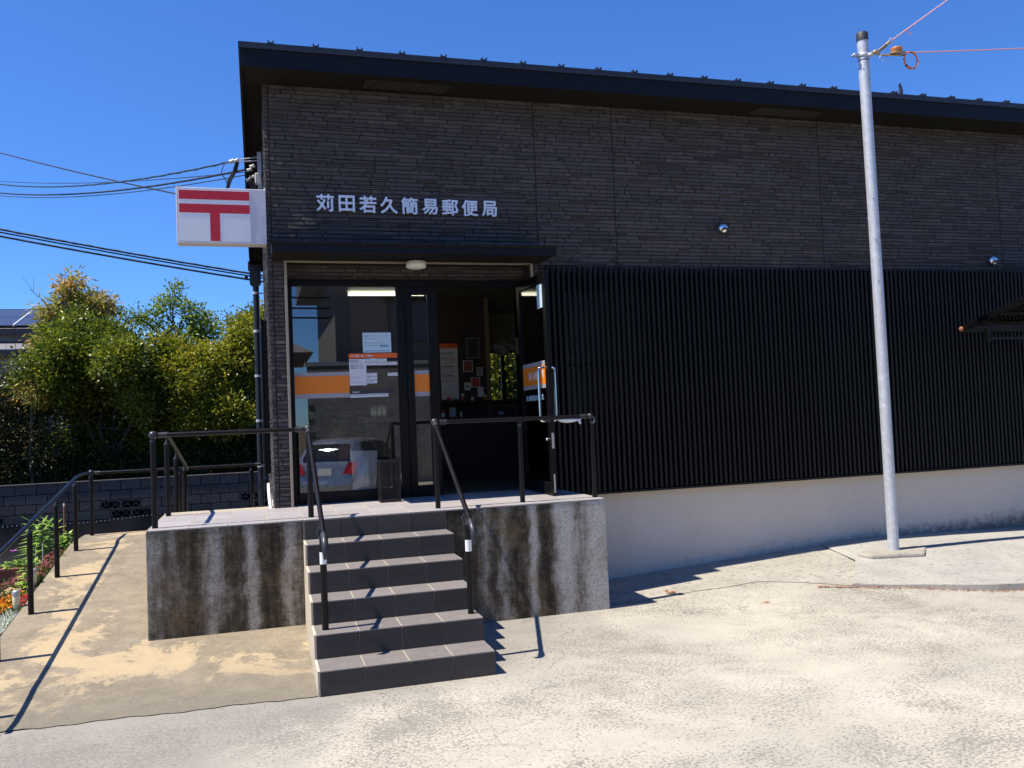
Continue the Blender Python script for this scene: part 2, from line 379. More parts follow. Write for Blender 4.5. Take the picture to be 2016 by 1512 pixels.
MT['ifloor'] = pm('interior_floor', (.075,.07,.065), .5, var=.15)
MT['tube'] = emit('fluorescent_tube', (1.0, .97, .72), 2.4)
MT['diff'] = pm('lamp_diffuser', (.74,.73,.66), .45, var=.03)
MT['terracotta'] = pm('terracotta', (.25,.085,.045), .7, var=.25, vscale=9, bmp=.2)
MT['bark'] = pm('bark', (.10,.085,.07), .9, var=.35, vscale=14, bmp=.8, bscale=40, spec=.1)
MT['twig'] = pm('bare_twig', (.075,.062,.06), .9, var=.3, vscale=9, spec=.1)
MT['cream'] = pm('cream_plastic', (.70,.66,.42), .4, var=.05)
MT['net'] = pm('black_wire_mesh', (.012,.011,.012), .4, var=.2, spec=.5)
# ------------------------------------------------------------------ dimensions
YF = 2.715       # facade plane
YG = 2.95        # entrance glazing plane
XC = -0.2216     # left corner of the building
XR = 11.6        # right end (outside the picture)
YB = 7.9         # rear wall
TR, RS = .3012, .1683
ZL = 6*RS        # landing level
YL = 5*TR        # landing front
XL, XRR = -1.22, 2.69
ZS = 5.145       # soffit

def smooth(t):
    t = max(0, min(1, t)); return t*t*(3-2*t)
RISE = [(-50,0),(2.7,0),(3.2,.007),(3.99,.055),(4.75,.10),(5.74,.16),(6.44,.19),(7.5,.172),(8.8,.132),(12,.08),(30,0)]
def lerp_tab(tab, x):
    for (a, p), (b, q) in zip(tab, tab[1:]):
        if a <= x <= b: return p+(q-p)*(x-a)/(b-a)
    return tab[-1][1]
def gz(x, y):
    return lerp_tab(RISE, x)*smooth((y-.45)/1.9)
def rampz(y):
    a = .15+.147*(y-1.506)
    z = .05*math.log(1+math.exp((a-.0)/.05)) if a < .5 else a
    return min(max(z-.006, -.003), .604)
def bedz(x, y):
    return max(rampz(y)-.07, .02) + .05*math.sin(3*x+2*y)*.4

def sheet(name, mat, xs, ys, fn, kind='structure', parent=None):
    vs = [(x, y, fn(x, y)) for y in ys for x in xs]; n = len(xs)
    fs = [(j*n+i, j*n+i+1, (j+1)*n+i+1, (j+1)*n+i) for j in range(len(ys)-1) for i in range(n-1)]
    me = bpy.data.meshes.new(name); me.from_pydata(vs, [], fs); me.polygons.foreach_set('use_smooth', [True]*len(fs)); me.update()
    o = link(name, me, mat, parent)
    if kind: o['kind'] = kind
    return o
def rng(a, b, n): return [a+(b-a)*i/n for i in range(n+1)]

# ------------------------------------------------------------------ ground
def terr(x, y):
    d = math.hypot(x, y)
    return -.06-1.0*smooth((y-5)/3.5)
sheet('ground', MT['earth'], [-600,-200,-60,-25,-12,-8,-5,0,6,12,20,40,100,300,600], [-600,-200,-60,-25,-12,-6,0,3,5,5.6,6.2,6.8,7.4,8,8.6,10,14,20,40,100,300,600], terr)
sheet('parking_lot', MT['lot'], rng(-14, -3, 11)+rng(-2.6, 12, 60)[0:]+[14, 18], rng(-16, -2, 14)+rng(-1.8, 2.8, 30), lambda x, y: gz(x, y))
# apron strip along the plinth
def apron_edge(x):
    return lerp_tab([(2.6,1.62),(2.76,1.64),(3.5,1.70),(4.35,1.70),(4.7,1.5),(5.04,1.19),(5.2,1.15),(12,1.15)], x)
xs = rng(2.62, 5.6, 40); rows = 14
vs = []; fs = []
for i, x in enumerate(xs):
    e = apron_edge(x)+.012*math.sin(9*x)
    for j in range(rows+1):
        y = e+(2.76-e)*j/rows; vs.append((x, y, gz(x, y)+.005))
for i in range(len(xs)-1):
    for j in range(rows): a = i*(rows+1)+j; fs.append((a, a+rows+1, a+rows+2, a+1))
me = bpy.data.meshes.new('apron'); me.from_pydata(vs, [], fs); me.polygons.foreach_set('use_smooth', [True]*len(fs)); me.update()
tag(link('apron_pavement', me, MT['apron']), kind='structure')
# raised slab carrying the pole (front edge stands a little proud of the lot)
poly = [(5.04,1.17),(5.5,.93),(6.09,.55),(7.2,.25),(9.5,-.05),(12.5,-.2),(12.5,2.76),(5.55,2.76),(5.62,2.2),(5.72,1.99),(5.35,1.5)]
def slabz(x, y): return gz(x, max(y, 1.0))*.9+.035
mb = MB(); xs = rng(5.04, 12.5, 40)
def pedge(x, lo):
    tab = [(5.04,1.17),(5.5,.95),(6.09,.58),(7.2,.25),(9.5,-.05),(12.6,-.2)] if lo else [(5.04,1.19),(5.35,1.5),(5.72,1.99),(5.80,2.76),(12.6,2.76)]
    return lerp_tab(tab, x)
rows = 12; vs = []; fs = []
for x in xs:
    a, b_ = pedge(x, True), pedge(x, False)
    vs.append((x, a-.004, gz(x, a)-.02))
    for j in range(rows+1):
        y = a+(b_-a)*j/rows; vs.append((x, y, max(slabz(x, y)-.02*(1 if j == 0 else 0)*.3, gz(x, y)+.011)))
n = rows+2
for i in range(len(xs)-1):
    for j in range(n-1): a = i*n+j; fs.append((a, a+n, a+n+1, a+1))
me = bpy.data.meshes.new('slab'); me.from_pydata(vs, [], fs); me.update()
tag(link('raised_slab', me, MT['slab']), kind='structure')

# ramp
mb_x = rng(-2.36, -.0, 48); ys = rng(0.02, 5.42, 60)
vs = [(x, y if y > .03 else y+.05*abs(x)+.012*math.sin(9*x)+.008*math.sin(31*x), max(rampz(y), .004)) for y in ys for x in mb_x]; n = len(mb_x)
fs = [(j*n+i, j*n+i+1, (j+1)*n+i+1, (j+1)*n+i) for j in range(len(ys)-1) for i in range(n-1)]
k = len(vs)                                   # outer side, back side
for y in ys: vs.append((-2.36, y, -1.1))
for j in range(len(ys)-1): fs.append((j*n, (j+1)*n, k+j+1, k+j))
k2 = len(vs); J = len(ys)-1
for x in mb_x: vs.append((x, ys[-1], -1.1))
for i in range(n-1): fs.append((J*n+i+1, J*n+i, k2+i, k2+i+1))
me = bpy.data.meshes.new('ramp'); me.from_pydata(vs, [], fs); me.update()
tag(link('ramp_path', me, MT['ramp']), kind='structure')
# upper ramp running down behind the landing, beside the building
mb = MB(); mb.prism([(2.70, ZL-.004),(4.7, .612),(4.7, .3),(2.70, .3)], XL, XC-.03, 'x')
tag(mb.build('upper_ramp_path', MT['ramp'], fix=True), kind='structure')

# ------------------------------------------------------------------ stairs and landing
def tile_mesh(name, sx, sy, sz, bev=.003):
    return MB().box(-sx/2, sx/2, -sy/2, sy/2, -sz/2, sz/2).mesh(name, bev)
st = thing('entrance_steps', 'six dark grey tiled steps climbing to the stained concrete landing', 'steps', (.6, 0, 0))
core = MB()
for i in range(5):
    core.box(.006, 1.2-.004, i*TR+.006, (i+1)*TR+(0.0 if i == 4 else .007), -.05, (i+1)*RS-.0022)
core.build('core', MT['grout'], st)
side = MB()
for i in range(5):
    side.box(-.012, .006, i*TR+.003, (i+1)*TR+.003, -.05, (i+1)*RS-.001)
side.build('side_render', MT['sidemortar'], st, bevel=.002)
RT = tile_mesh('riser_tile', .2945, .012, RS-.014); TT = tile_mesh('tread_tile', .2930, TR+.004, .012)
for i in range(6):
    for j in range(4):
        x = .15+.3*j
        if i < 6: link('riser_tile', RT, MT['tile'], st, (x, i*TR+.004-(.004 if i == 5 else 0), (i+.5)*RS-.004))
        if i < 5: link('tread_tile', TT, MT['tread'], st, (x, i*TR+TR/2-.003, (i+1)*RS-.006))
ld = thing('entrance_landing', 'raised concrete landing with streaked dirty front walls and grey tiled top', 'landing', (.7, 2.1, 0))
mb = MB(); mb.box(XL, -.014, YL+.003, 2.70, -.4, ZL-.014, skip='k'); mb.build('stained_wall', MT['stained'], ld, bevel=.004)
mb = MB(); mb.box(1.206, XRR, YL+.003, 2.70, -.4, ZL-.014); mb.build('stained_wall', MT['stained'], ld, bevel=.004)
mb = MB(); mb.box(-.013, 1.205, YL+.012, 2.70, .1, ZL-.0142); mb.build('inner_core', MT['grout'], ld)
mb = MB(); mb.box(XL+.004, XRR-.004, YL+.01, YG+.05, ZL-.0138, ZL-.0022); mb.build('grout_bed', MT['grout'], ld)
LT = tile_mesh('landing_tile', .2965, .2965, .014)
LH = {}
for i in range(-5, 9):
    x0 = max(i*.3, XL); x1 = min(i*.3+.3, XRR)
    if x1-x0 < .02: continue
    for j in range(5):
        y0 = YL-.002+j*.3; y1 = y0+.3
        if y0 > YG+.03: continue
        if y0+.3 > YF and not (x0 > -.1 and x1 < 2.6):
            y1 = min(y1, YF-.02)
            if y1-y0 < .04: continue
        sx, sy = round(x1-x0-.007, 4), round(y1-y0-.007, 4)
        me = LH.setdefault((sx, sy), None) or tile_mesh('landing_tile', sx, sy, .014)
        LH[(sx, sy)] = me
        link('landing_tile', me, MT['ltile'], ld, ((x0+x1)/2, (y0+y1)/2, ZL-.007))

# ------------------------------------------------------------------ building shell
B = thing('post_office_building', 'dark grey brick clad post office with black slat screen and single pitch roof', 'building', (4, 5, 0))
# concrete plinth, wall core with openings
MB().box(XC+.03, XR, YF+.03, YB-.03, -.5, .955).build('plinth', MT['plinth'], B)
WT = .12
wc = MB()
x0, x1 = XC+.018, XR-.02
wc.box(x0, -.05, YF+.018, YF+WT, .956, ZS)                     # pier left
wc.box(-.05, 2.475, YF+.018, YF+WT, 3.415, ZS)                 # over the entrance
wc.box(2.475, 2.80, YF+.018, YF+WT, .956, ZS)
wc.box(2.80, 3.75, YF+.018, YF+WT, 3.12, ZS); wc.box(2.80, 3.75, YF+.018, YF+WT, .956, 1.75)
wc.box(3.75, x1, YF+.018, YF+WT, .956, ZS)
wc.box(x0, x0+WT, YF+WT, YB-WT, .956, ZS-.05)                  # gable wall left
wc.box(x1-WT, x1, YF+WT, YB-WT, .956, ZS-.05)
# rear wall with a window
WX0, WX1, WZ0, WZ1 = 3.27, 3.86, 2.03, 2.90
wc.box(x0, WX0, YB-WT, YB, .956, ZS-.05); wc.box(WX1, x1, YB-WT, YB, .956, ZS-.05)
wc.box(WX0, WX1, YB-WT, YB, .956, WZ0); wc.box(WX0, WX1, YB-WT, YB, WZ1, ZS-.05)
wc.build('wall', MT['joint'], B)

def brick_panel(name, org, ux, nx, u0, u1, z0, z1, seed, parent, course=.0420, proud=(.010, .016), cut=None):
    """relief courses of a siding panel: org + ux*u, z up, nx = outward normal"""
    rd = random.Random(seed); m = MB(); org = Vector(org); ux = Vector(ux); nx = Vector(nx)
    z = z0; row = 0
    while z < z1-.006:
        h = min(course, z1-z)
        u = u0+(-rd.random()*.2 if row else 0)
        while u < u1-.004:
            L = rd.choice((.09, .13, .17, .22, .28, .34, .42))*rd.uniform(.85, 1.15)
            a, b_ = max(u, u0), min(u+L, u1); u += L
            if b_-a < .015: continue
            if rd.random() < .10: parts = [(z, z+h*.5), (z+h*.5, z+h)]
            else: parts = [(z, z+h)]
            for (za, zb) in parts:
                if cut and cut(a, b_, za, zb): continue
                p = rd.uniform(*proud); g = rd.choice((.0002, .0006, .0014)); tz = rd.uniform(-.002, .002); tu = rd.uniform(-.002, .002)
                ch = min(.005, (zb-za)*.2)
                def Q(uu, zz, d): v = org+ux*uu+nx*d; return (v.x, v.y, v.z+zz)
                o = [Q(a+g, za+g, 0), Q(b_-g, za+g, 0), Q(b_-g, zb-g, 0), Q(a+g, zb-g, 0)]
                i = [Q(a+g+ch, za+g+ch, p-tz-tu), Q(b_-g-ch, za+g+ch, p-tz+tu), Q(b_-g-ch, zb-g-ch, p+tz+tu), Q(a+g+ch, zb-g-ch, p+tz-tu)]
                m._add(o+i, [(4,5,6,7),(0,1,5,4),(1,2,6,5),(2,3,7,6),(3,0,4,7)])
        z += course; row += 1
    ob = m.build(name, MT['siding'], parent); ob['kind'] = 'stuff'; return ob
F0 = (0, YF+.017, 0)
jx = [XC+.004, -.166, 2.557, 3.459, 6.093, 8.727, XR-.02]
nov = lambda a, b_, za, zb: False
for i in range(len(jx)-1):
    a, b_ = jx[i]+.0022, jx[i+1]-.0022
    if i == 0:
        brick_panel('siding_panel', F0, (1,0,0), (0,-1,0), a, b_, .99, ZS, 11+i, B)
    elif i == 1:
        brick_panel('siding_panel', F0, (1,0,0), (0,-1,0), a, b_, 3.42, ZS, 11+i, B)
        brick_panel('siding_panel', F0, (1,0,0), (0,-1,0), a, -.062, .99, 3.40, 51, B)
        brick_panel('siding_panel', F0, (1,0,0), (0,-1,0), 2.485, b_, .99, 3.40, 52, B)
    else:
        brick_panel('siding_panel', F0, (1,0,0), (0,-1,0), a, b_, 3.30, ZS, 11+i, B)
# gable side (its courses run to a clean corner)
brick_panel('siding_panel', (XC+.017, 0, 0), (0,1,0), (-1,0,0), YF+.004, 5.3, .99, ZS-.02, 71, B)
brick_panel('siding_panel', (XC+.017, 0, 0), (0,1,0), (-1,0,0), 5.306, YB, .99, ZS-.35, 72, B)
# lintel above the door, set back in the recess
MB().box(-.05, 2.475, YG+.02, YG+.1, 3.245, 3.415).build('lintel', MT['joint'], B)
brick_panel('siding_panel', (0, YG+.019, 0), (1,0,0), (0,-1,0), -.045, 2.47, 3.25, 3.405, 81, B)
MB().box(-.05, -.044, YF+WT, YG+.02, .99, 3.41).box(2.469, 2.475, YF+WT, YG+.02, .99, 3.41).build('reveal', MT['joint'], B)
MB().box(-.05, 2.475, YF+.02, YG+.02, 3.4155, 3.45).build('recess_ceiling', MT['soffit'], B)
# aluminium edging of the recess
tr = MB(); tr.box(-.062, -.036, YF-.006, YF+.03, 1.012, 3.425); tr.box(2.458, 2.484, YF-.006, YF+.03, 1.012, 3.425); tr.box(-.036, 2.458, YF-.006, YF+.03, 3.400, 3.425)
tr.build('recess_trim', MT['alu'], B, bevel=.002)
MB().box(-.036, 2.458, YF+.06, YF+.075, 3.396, 3.414).build('recess_trim', MT['alu'], B)

# roof
YR0, YR1 = YF-.40, 8.45          # eave front / rear
XV, XV1 = -.415, XR+.2
SL = .142
ZT = 5.37
def rz(y): return ZT-SL*(y-YR0)
rf = MB().prism([(YR0-.01, rz(YR0)), (YR1, rz(YR1)), (YR1, rz(YR1)-.03), (YR0-.01, rz(YR0)-.03)], XV-.008, XV1, 'x').build('roof', MT['roofmetal'], B, fix=True)
MB().box(XV, XV1, YR0, YR0+.02, ZS-.006, ZT-.030).build('fascia', MT['fascia'], rf, bevel=.002)
MB().box(XV-.004, XV1, YR0-.014, YR0-.001, ZT-.060, ZT-.0301).build('flashing', MT['roofmetal'], rf)
MB().prism([(YR0+.021, ZS-.004), (YR0+.021, rz(YR0)-.031), (YR1, rz(YR1)-.031), (YR1, rz(YR1)-.2)], XV, XV+.022, 'x').build('verge_board', MT['fascia'], rf, fix=True)
MB().box(XV+.002, XV1, YR1-.02, YR1-.0005, rz(YR1)-.2, rz(YR1)-.0311).build('fascia', MT['fascia'], rf)
sf = MB(); sf.box(XV+.022, XV1, YR0+.02, YF+.03, ZS, ZS+.012)
sf.face([(XV+.022, YF+.03, ZS+.006), (XC+.03, YF+.03, ZS+.006), (XC+.03, YR1-.02, rz(YR1)-.16), (XV+.022, YR1-.02, rz(YR1)-.16)])
so_ = sf.build('soffit', MT['soffit'], B)
for xa, xb in ((.742, 1.62), (5.12, 6.0), (9.5, 10.38)):
    vp = MB().box(xa, xb, 2.42, 2.655, ZS-.003, ZS-.0005).build('soffit_vent', MT['soffit'], so_)
    d = MB()
    for i in range(32):
        for j in range(8):
            x = xa+.03+i*(xb-xa-.06)/31; y = 2.445+j*.185/7
            d.face([(x-.0034, y-.0034, ZS-.0042), (x-.0034, y+.0034, ZS-.0042), (x+.0034, y+.0034, ZS-.0042), (x+.0034, y-.0034, ZS-.0042)])
    o = d.build('vent_hole', pm('vent_hole_light', (.33,.32,.30), .6, var=.3) if 'vh' not in MT else MT['vh'], vp); MT['vh'] = o.data.materials[0]; o['kind'] = 'stuff'
# standing seam ends along the eave
sm = MB(); sm.box(-.026, .026, -.012, .03, 0, .014); sm.box(-.028, -.017, -.014, .10, .014, .032); sm.box(.017, .028, -.014, .10, .014, .032)
sm.box(-.006, .006, .03, 6.0, 0, .03)
sme = sm.mesh('seam_clip')
for v in sme.vertices:
    if v.co.y > 1: v.co.z -= SL*6.0
k = 0
while -.13+k*.4125 < XR+.1:
    link('seam_clip', sme, MT['roofmetal'], rf, (-.13+k*.4125, YR0, ZT-.002)); k += 1
# small bent bracket standing on the eave
MB().tube([(7.05, YR0+.1, ZT-.01), (7.06, YR0+.1, ZT+.10), (7.045, YR0+.1, ZT+.17)], [.03, .022, .014], 6).tube([(7.05, YR0+.1, ZT), (6.98, YR0+.1, ZT+.07)], .012, 6).build('roof_bracket', MT['roofmetal'], rf)

# gutter and downpipe behind
g = MB(); yg0 = YR1
g.box(XV-.03, XV1, yg0, yg0+.13, rz(YR1)-.17, rz(YR1)-.03); g.box(XV-.085, XV-.03, yg0+.02, yg0+.09, rz(YR1)-.30, rz(YR1)-.25)
gut = g.build('gutter', MT['black'], B, bevel=.006)
g = MB(); g.prism([(-.42, 4.34), (-.25, 4.34), (-.25, 4.05), (-.31, 3.99), (-.355, 3.99), (-.42, 4.05)], 8.02, 8.2, 'y')
g.build('rain_hopper', MT['black'], B, fix=True)
dp = MB().tube([(-.33, 8.11, 4.02), (-.335, 8.11, 2.5), (-.345, 8.11, -.9)], .047, 12).build('downpipe', MT['black'], B)
for z in (3.9, 3.3, 2.6, 1.9, 1.2):
    MB().lathe([(.052, -.02), (.052, .02)], 12, (-.336, 8.11, z)).box(-.34, -.22, 8.10, 8.12, z-.01, z+.01).build('pipe_clip', MT['galv'], dp)
# tall narrow window casing on the gable
gw = MB(); gw.box(-.268, XC+.01, 4.6, 5.75, 1.25, 3.05); gw.box(-.288, -.268, 4.6, 4.66, 1.22, 3.08); gw.box(-.288, -.268, 5.69, 5.75, 1.22, 3.08)
gw.build('side_window', MT['frame'], B, bevel=.004)

# slat screen
sc = MB().box(2.592, XR-.05, YF-.012, YF+.012, .94, 3.298).build('screen_backing', MT['backing'], B)
# window opening shows through the screen: cut by building backing in pieces
bpy.data.objects.remove(sc)
bk = MB(); bk.box(2.592, 2.82, YF-.012, YF+.012, .94, 3.298); bk.box(3.73, XR-.05, YF-.012, YF+.012, .94, 3.298)
bk.box(2.82, 3.73, YF-.012, YF+.012, .94, 1.77); bk.box(2.82, 3.73, YF-.012, YF+.012, 3.10, 3.298)
bk = bk.build('slat_screen', MT['backing'], B)
MB().box(2.80, 3.75, YF+.03, YF+.036, 1.76, 3.11).build('pane', MT['glass'], bk)
SLM = MB().box(-.0155, .0155, -.02, .02, -1.195, 1.195).mesh('slat', .0015)
k = 0
while 2.612+k*.0603 < XR-.08:
    link('slat', SLM, MT['slat'], bk, (2.612+k*.0603, YF-.066, 2.162)); k += 1
MB().box(2.594, XR-.06, YF-.088, YF-.020, .934, .958).build('bottom_rail', MT['slat'], bk, bevel=.002)
for z in (1.5, 2.3, 3.1): MB().box(2.594, XR-.06, YF-.045, YF-.013, z, z+.03).build('cross_rail', MT['backing'], bk)

# canopy over the entrance
cp = MB().prism([(2.205, 3.385), (2.205, 3.478), (YF-.01, 3.565), (YF-.01, 3.41), (2.23, 3.41), (2.23, 3.385)], -.178, 2.575, 'x').build('canopy', MT['fascia'], B, fix=True)
MB().prism([(2.196, 3.462), (2.196, 3.484), (YF-.008, 3.572), (YF-.008, 3.5655), (2.2045, 3.4785), (2.2045, 3.462)], -.190, 2.588, 'x').build('flashing', MT['soffit'], cp, fix=True)
MB().box(-.17, 2.567, 2.232, YF-.012, 3.400, 3.4095).build('canopy_soffit', MT['soffit'], cp)

# entrance glazing
en = MB()
def fr(x0, x1, z0, z1, y0=YG-.035, y1=YG+.035): en.box(x0, x1, y0, y1, z0, z1)
fr(-.045, .012, 1.012, 3.248); fr(.0125, 1.055, 1.012, 1.118); fr(.0125, 2.4695, 3.188, 3.248)
fr(1.055, 1.138, 1.012, 3.1878); fr(2.41, 2.4695, 1.012, 3.1878)
ef = en.build('entrance_frame', MT['frame'], B, bevel=.003)
m = MB(); m.face([(.013, YG, 1.119), (1.0545, YG, 1.119), (1.0545, YG, 3.187), (.013, YG, 3.187)]); m.build('pane', MT['sheetglass'], ef)
sd = MB(); sd.box(1.1415, 1.216, YG-.03, YG+.025, 1.016, 3.184); sd.box(1.378, 1.478, YG-.03, YG+.025, 1.016, 3.184); sd.box(1.216, 1.378, YG-.03, YG+.025, 1.016, 1.125); sd.box(1.216, 1.378, YG-.03, YG+.025, 3.10, 3.184)
sdo = sd.build('side_door', MT['frame'], B, bevel=.003)
MB().box(1.217, 1.377, YG-.006, YG+.002, 1.126, 3.099).build('pane', MT['glass'], sdo)
for z in (1.4, 2.35, 2.95): MB().tube([(1.140, YG-.04, z-.05), (1.140, YG-.04, z+.05)], .008, 8).build('hinge', MT['frame'], sdo)

# open door leaf, swung outwards about its hinge
dl = MB(); DX0, DX1 = 2.362, 2.402; DY0, DY1 = 2.005, 2.955; DZ0, DZ1 = 1.022, 3.20
dl.box(DX0, DX1, DY0, DY0+.085, DZ0, DZ1); dl.box(DX0, DX1, DY1-.085, DY1, DZ0, DZ1)
dl.box(DX0, DX1, DY0+.085, DY1-.085, DZ0, DZ0+.115); dl.box(DX0, DX1, DY0+.085, DY1-.085, DZ1-.085, DZ1)
door = dl.build('open_door', MT['frame'], B, bevel=.0025)
MB().box(2.379, 2.385, DY0+.086, DY1-.086, DZ0+.116, DZ1-.086).build('pane', MT['leafglass'], door)
for s, X in ((-1, DX0), (1, DX1)):
    h = MB(); xo = X+s*.062
    h.tube([(X, 2.115, 2.262), (X+s*.045, 2.115, 2.262), (xo, 2.115, 2.250), (xo, 2.115, 2.20), (xo, 2.115, 1.80), (xo, 2.115, 1.752), (X+s*.045, 2.115, 1.738), (X, 2.115, 1.738)], .0135, 10)
    h.build('handle', MT['chrome'], door)
MB().box(DX0+.008, DX1-.008, DY0-.003, DY0, 1.47, 1.62).build('lock_plate', MT['silver'], door)
MB().lathe([(.0001, .035), (.014, .035), (.016, .022), (.010, .012), (.010, 0)], 12, (DX0, 2.05, 1.56), Matrix.Rotation(-math.pi/2, 3, 'Y')).build('thumb_turn', MT['chrome'], door)
MB().box(DX0+.012, DX1-.012, DY0-.002, DY0, DZ0+.02, DZ0+.2).build('edge_bolt', MT['silver'], door)

# text helper -------------------------------------------------------
DG = bpy.context
def text_mesh(body, size, ext=0, off=0, align='LEFT', res=3):
    c = bpy.data.curves.new('text', 'FONT'); c.body = body; c.size = size; c.extrude = ext; c.offset = off; c.align_x = align; c.resolution_u = res
    o = bpy.data.objects.new('text', c); C.objects.link(o); dg = bpy.context.evaluated_depsgraph_get(); dg.update()
    me = bpy.data.meshes.new_from_object(o.evaluated_get(dg)); bpy.data.objects.remove(o); bpy.data.curves.remove(c)
    return me
def center(me, w=None, h=None):
    xs = [v.co.x for v in me.vertices]; ys = [v.co.y for v in me.vertices]
    cx, cy = (min(xs)+max(xs))/2, (min(ys)+max(ys))/2
    sx = w/(max(xs)-min(xs)) if w else 1; sy = h/(max(ys)-min(ys)) if h else (sx if w else 1)
    if h and not w: sx = sy
    for v in me.vertices: v.co.x = (v.co.x-cx)*sx; v.co.y = (v.co.y-cy)*sy
    return me
FRONT = (math.pi/2, 0, 0)      # a text that faces -Y
def ftext(name, body, x, y, z, mat, parent, w=None, h=None, ext=.0008, off=0.0, rot=FRONT):
    me = center(text_mesh(body, .1, ext, off), w, h)
    return link(name, me, mat, parent, (x, y, z), rot)
# name of the office in raised metal characters
chars = '苅田若久簡易郵便局'
for i, ch in enumerate(chars):
    me = center(text_mesh(ch, .187, .010, 0), w=(.164, .152, .164, .168, .162, .152, .164, .164, .152)[i], h=(.164, .157, .164, .164, .164, .152, .157, .162, .157)[i])
    bm = bmesh.new()
    for k, (dx, dz) in enumerate(((0,0), (.0038,0), (-.0038,0), (0,.0038), (0,-.0038), (.0027,.0027), (-.0027,-.0027), (.0027,-.0027), (-.0027,.0027))):   # heavier strokes
        n0 = len(bm.verts); bm.from_mesh(me); bm.verts.ensure_lookup_table()
        for v in bm.verts[n0:]: v.co += Vector((dx, dz, .00022*k))
    bm.to_mesh(me); bm.free()
    link('letter', me, MT['letter'], B, (.352+i*.2098, YF-.014, 3.978-.0013*i), FRONT)
# chrome vent hoods
for X, Z in ((4.75, 3.82), (8.534, 3.499)):
    vh = MB(); m = Matrix.Rotation(math.pi/2, 3, 'X')
    vh.lathe([(.066, 0), (.066, .02), (.062, .045), (.05, .068), (.03, .082), (.0005, .087)], 24, (X, YF, Z), m)
    vo = vh.build('vent_hood', MT['chrome'], B)
    op = MB(); q = []
    for j in range(17):
        a = math.pi+j*math.pi/16; q.append((X+.045*math.cos(a), YF-.074+.010*abs(math.sin(a))*-.2, Z-.008+.042*math.sin(a)*.95))
    for j in range(16):
        t0 = q[j]; t1 = q[j+1]
    op.lathe([(.0005, .004), (.040, .004), (.043, 0)], 20, (X, YF-.069, Z-.034), Matrix.Rotation(math.pi/2+.75, 3, 'X'))
    op.build('hood_mouth', MT['dark'], vo)
# ------------------------------------------------------------------ interior of the office
IZ = 3.52
MB().box(XC+.15, XR-.15, YG+.036, YB-WT-.001, .957, 1.004).build('interior_floor', MT['ifloor'], B)
MB().box(XC+.15, XR-.15, YF+WT+.001, YB-WT-.001, IZ, IZ+.05).build('interior_ceiling', MT['iwall'], B)
iw = MB(); iw.box(XC+.14, XC+.15, YF+WT+.001, YB-WT, 1.0, IZ); iw.box(XC+.15, WX0, YB-WT-.012, YB-WT-.002, 1.004, IZ); iw.box(WX1, XR-.15, YB-WT-.012, YB-WT-.002, 1.004, IZ)
iw.box(WX0, WX1, YB-WT-.012, YB-WT-.002, 1.004, WZ0); iw.box(WX0, WX1, YB-WT-.012, YB-WT-.002, WZ1, IZ)
iw.build('interior_wall', MT['iwall'], B)
# dark partition with notices, and the doorway past it
pa = MB(); pa.box(.9, 2.80, 6.02, 6.10, 1.004, IZ-.001); pa.build('partition', MT['iwood'], B)
MB().box(2.80, 2.86, 6.0, 6.12, 1.004, IZ-.001).build('door_post', pm('pale_wood_post', (.22,.16,.10), .6, var=.2, vscale=5), B)
MB().box(3.75, 3.81, YF+WT+.002, 6.1, 1.004, IZ-.001).build('partition', MT['iwood'], B)
# rear window with bars
rw = MB(); rw.box(WX0, WX0+.04, YB-.09, YB-.05, WZ0, WZ1); rw.box(WX1-.04, WX1, YB-.09, YB-.05, WZ0, WZ1); rw.box(WX0+.04, WX1-.04, YB-.09, YB-.05, WZ0, WZ0+.04); rw.box(WX0+.04, WX1-.04, YB-.09, YB-.05, WZ1-.04, WZ1); rw.box(3.53, 3.59, YB-.092, YB-.048, WZ0+.04, WZ1-.04)
rwo = rw.build('rear_window', MT['frame'], B)
for X in (3.35, 3.43, 3.50, 3.66, 3.74, 3.80): MB().box(X-.006, X+.006, YB-.045, YB-.033, WZ0, WZ1).build('bar', MT['frame'], rwo)
# counter
ct = MB(); ct.box(1.6, 3.74, 5.1, 5.6, 1.78, 1.82); ct.box(1.65, 3.74, 5.15, 5.55, 1.004, 1.7795)
tag(ct.build('service_counter', MT['iwood'], bevel=.004), 'dark wooden service counter inside the open doorway', 'counter')
MB_shelf = MB().box(2.05, 3.20, 5.86, 6.015, 2.015, 2.045)
tag(MB_shelf.build('wall_shelf', MT['iwood'], bevel=.003), 'narrow dark shelf of trinkets below the wall notices', 'shelf')
def lamp(name, label, x0, x1, y, z):
    t = thing(name, label, 'light', ((x0+x1)/2, y, z))
    MB().prism([(y-.10, z), (y+.10, z), (y+.06, z-.045), (y-.06, z-.045)], x0, x1, 'x').build('housing', MT['white'], t, fix=True)
    for dy in (-.05, .05): MB().tube([(x0+.02, y+dy, z-.075), (x1-.02, y+dy, z-.075)], .015, 10).build('tube', MT['tube'], t)
lamp('fluorescent_light', 'lit twin tube ceiling light seen through the entrance glass', .78, 1.80, 5.15, IZ-.002)
lamp('fluorescent_light', 'lit ceiling light glimpsed through the gaps of the slat screen', 4.25, 4.9, 6.7, IZ-.002)

def flat(name, x0, x1, y, z0, z1, mat, parent, d=.0012):
    return MB().box(x0, x1, y-d, y, z0, z1).build(name, mat, parent)
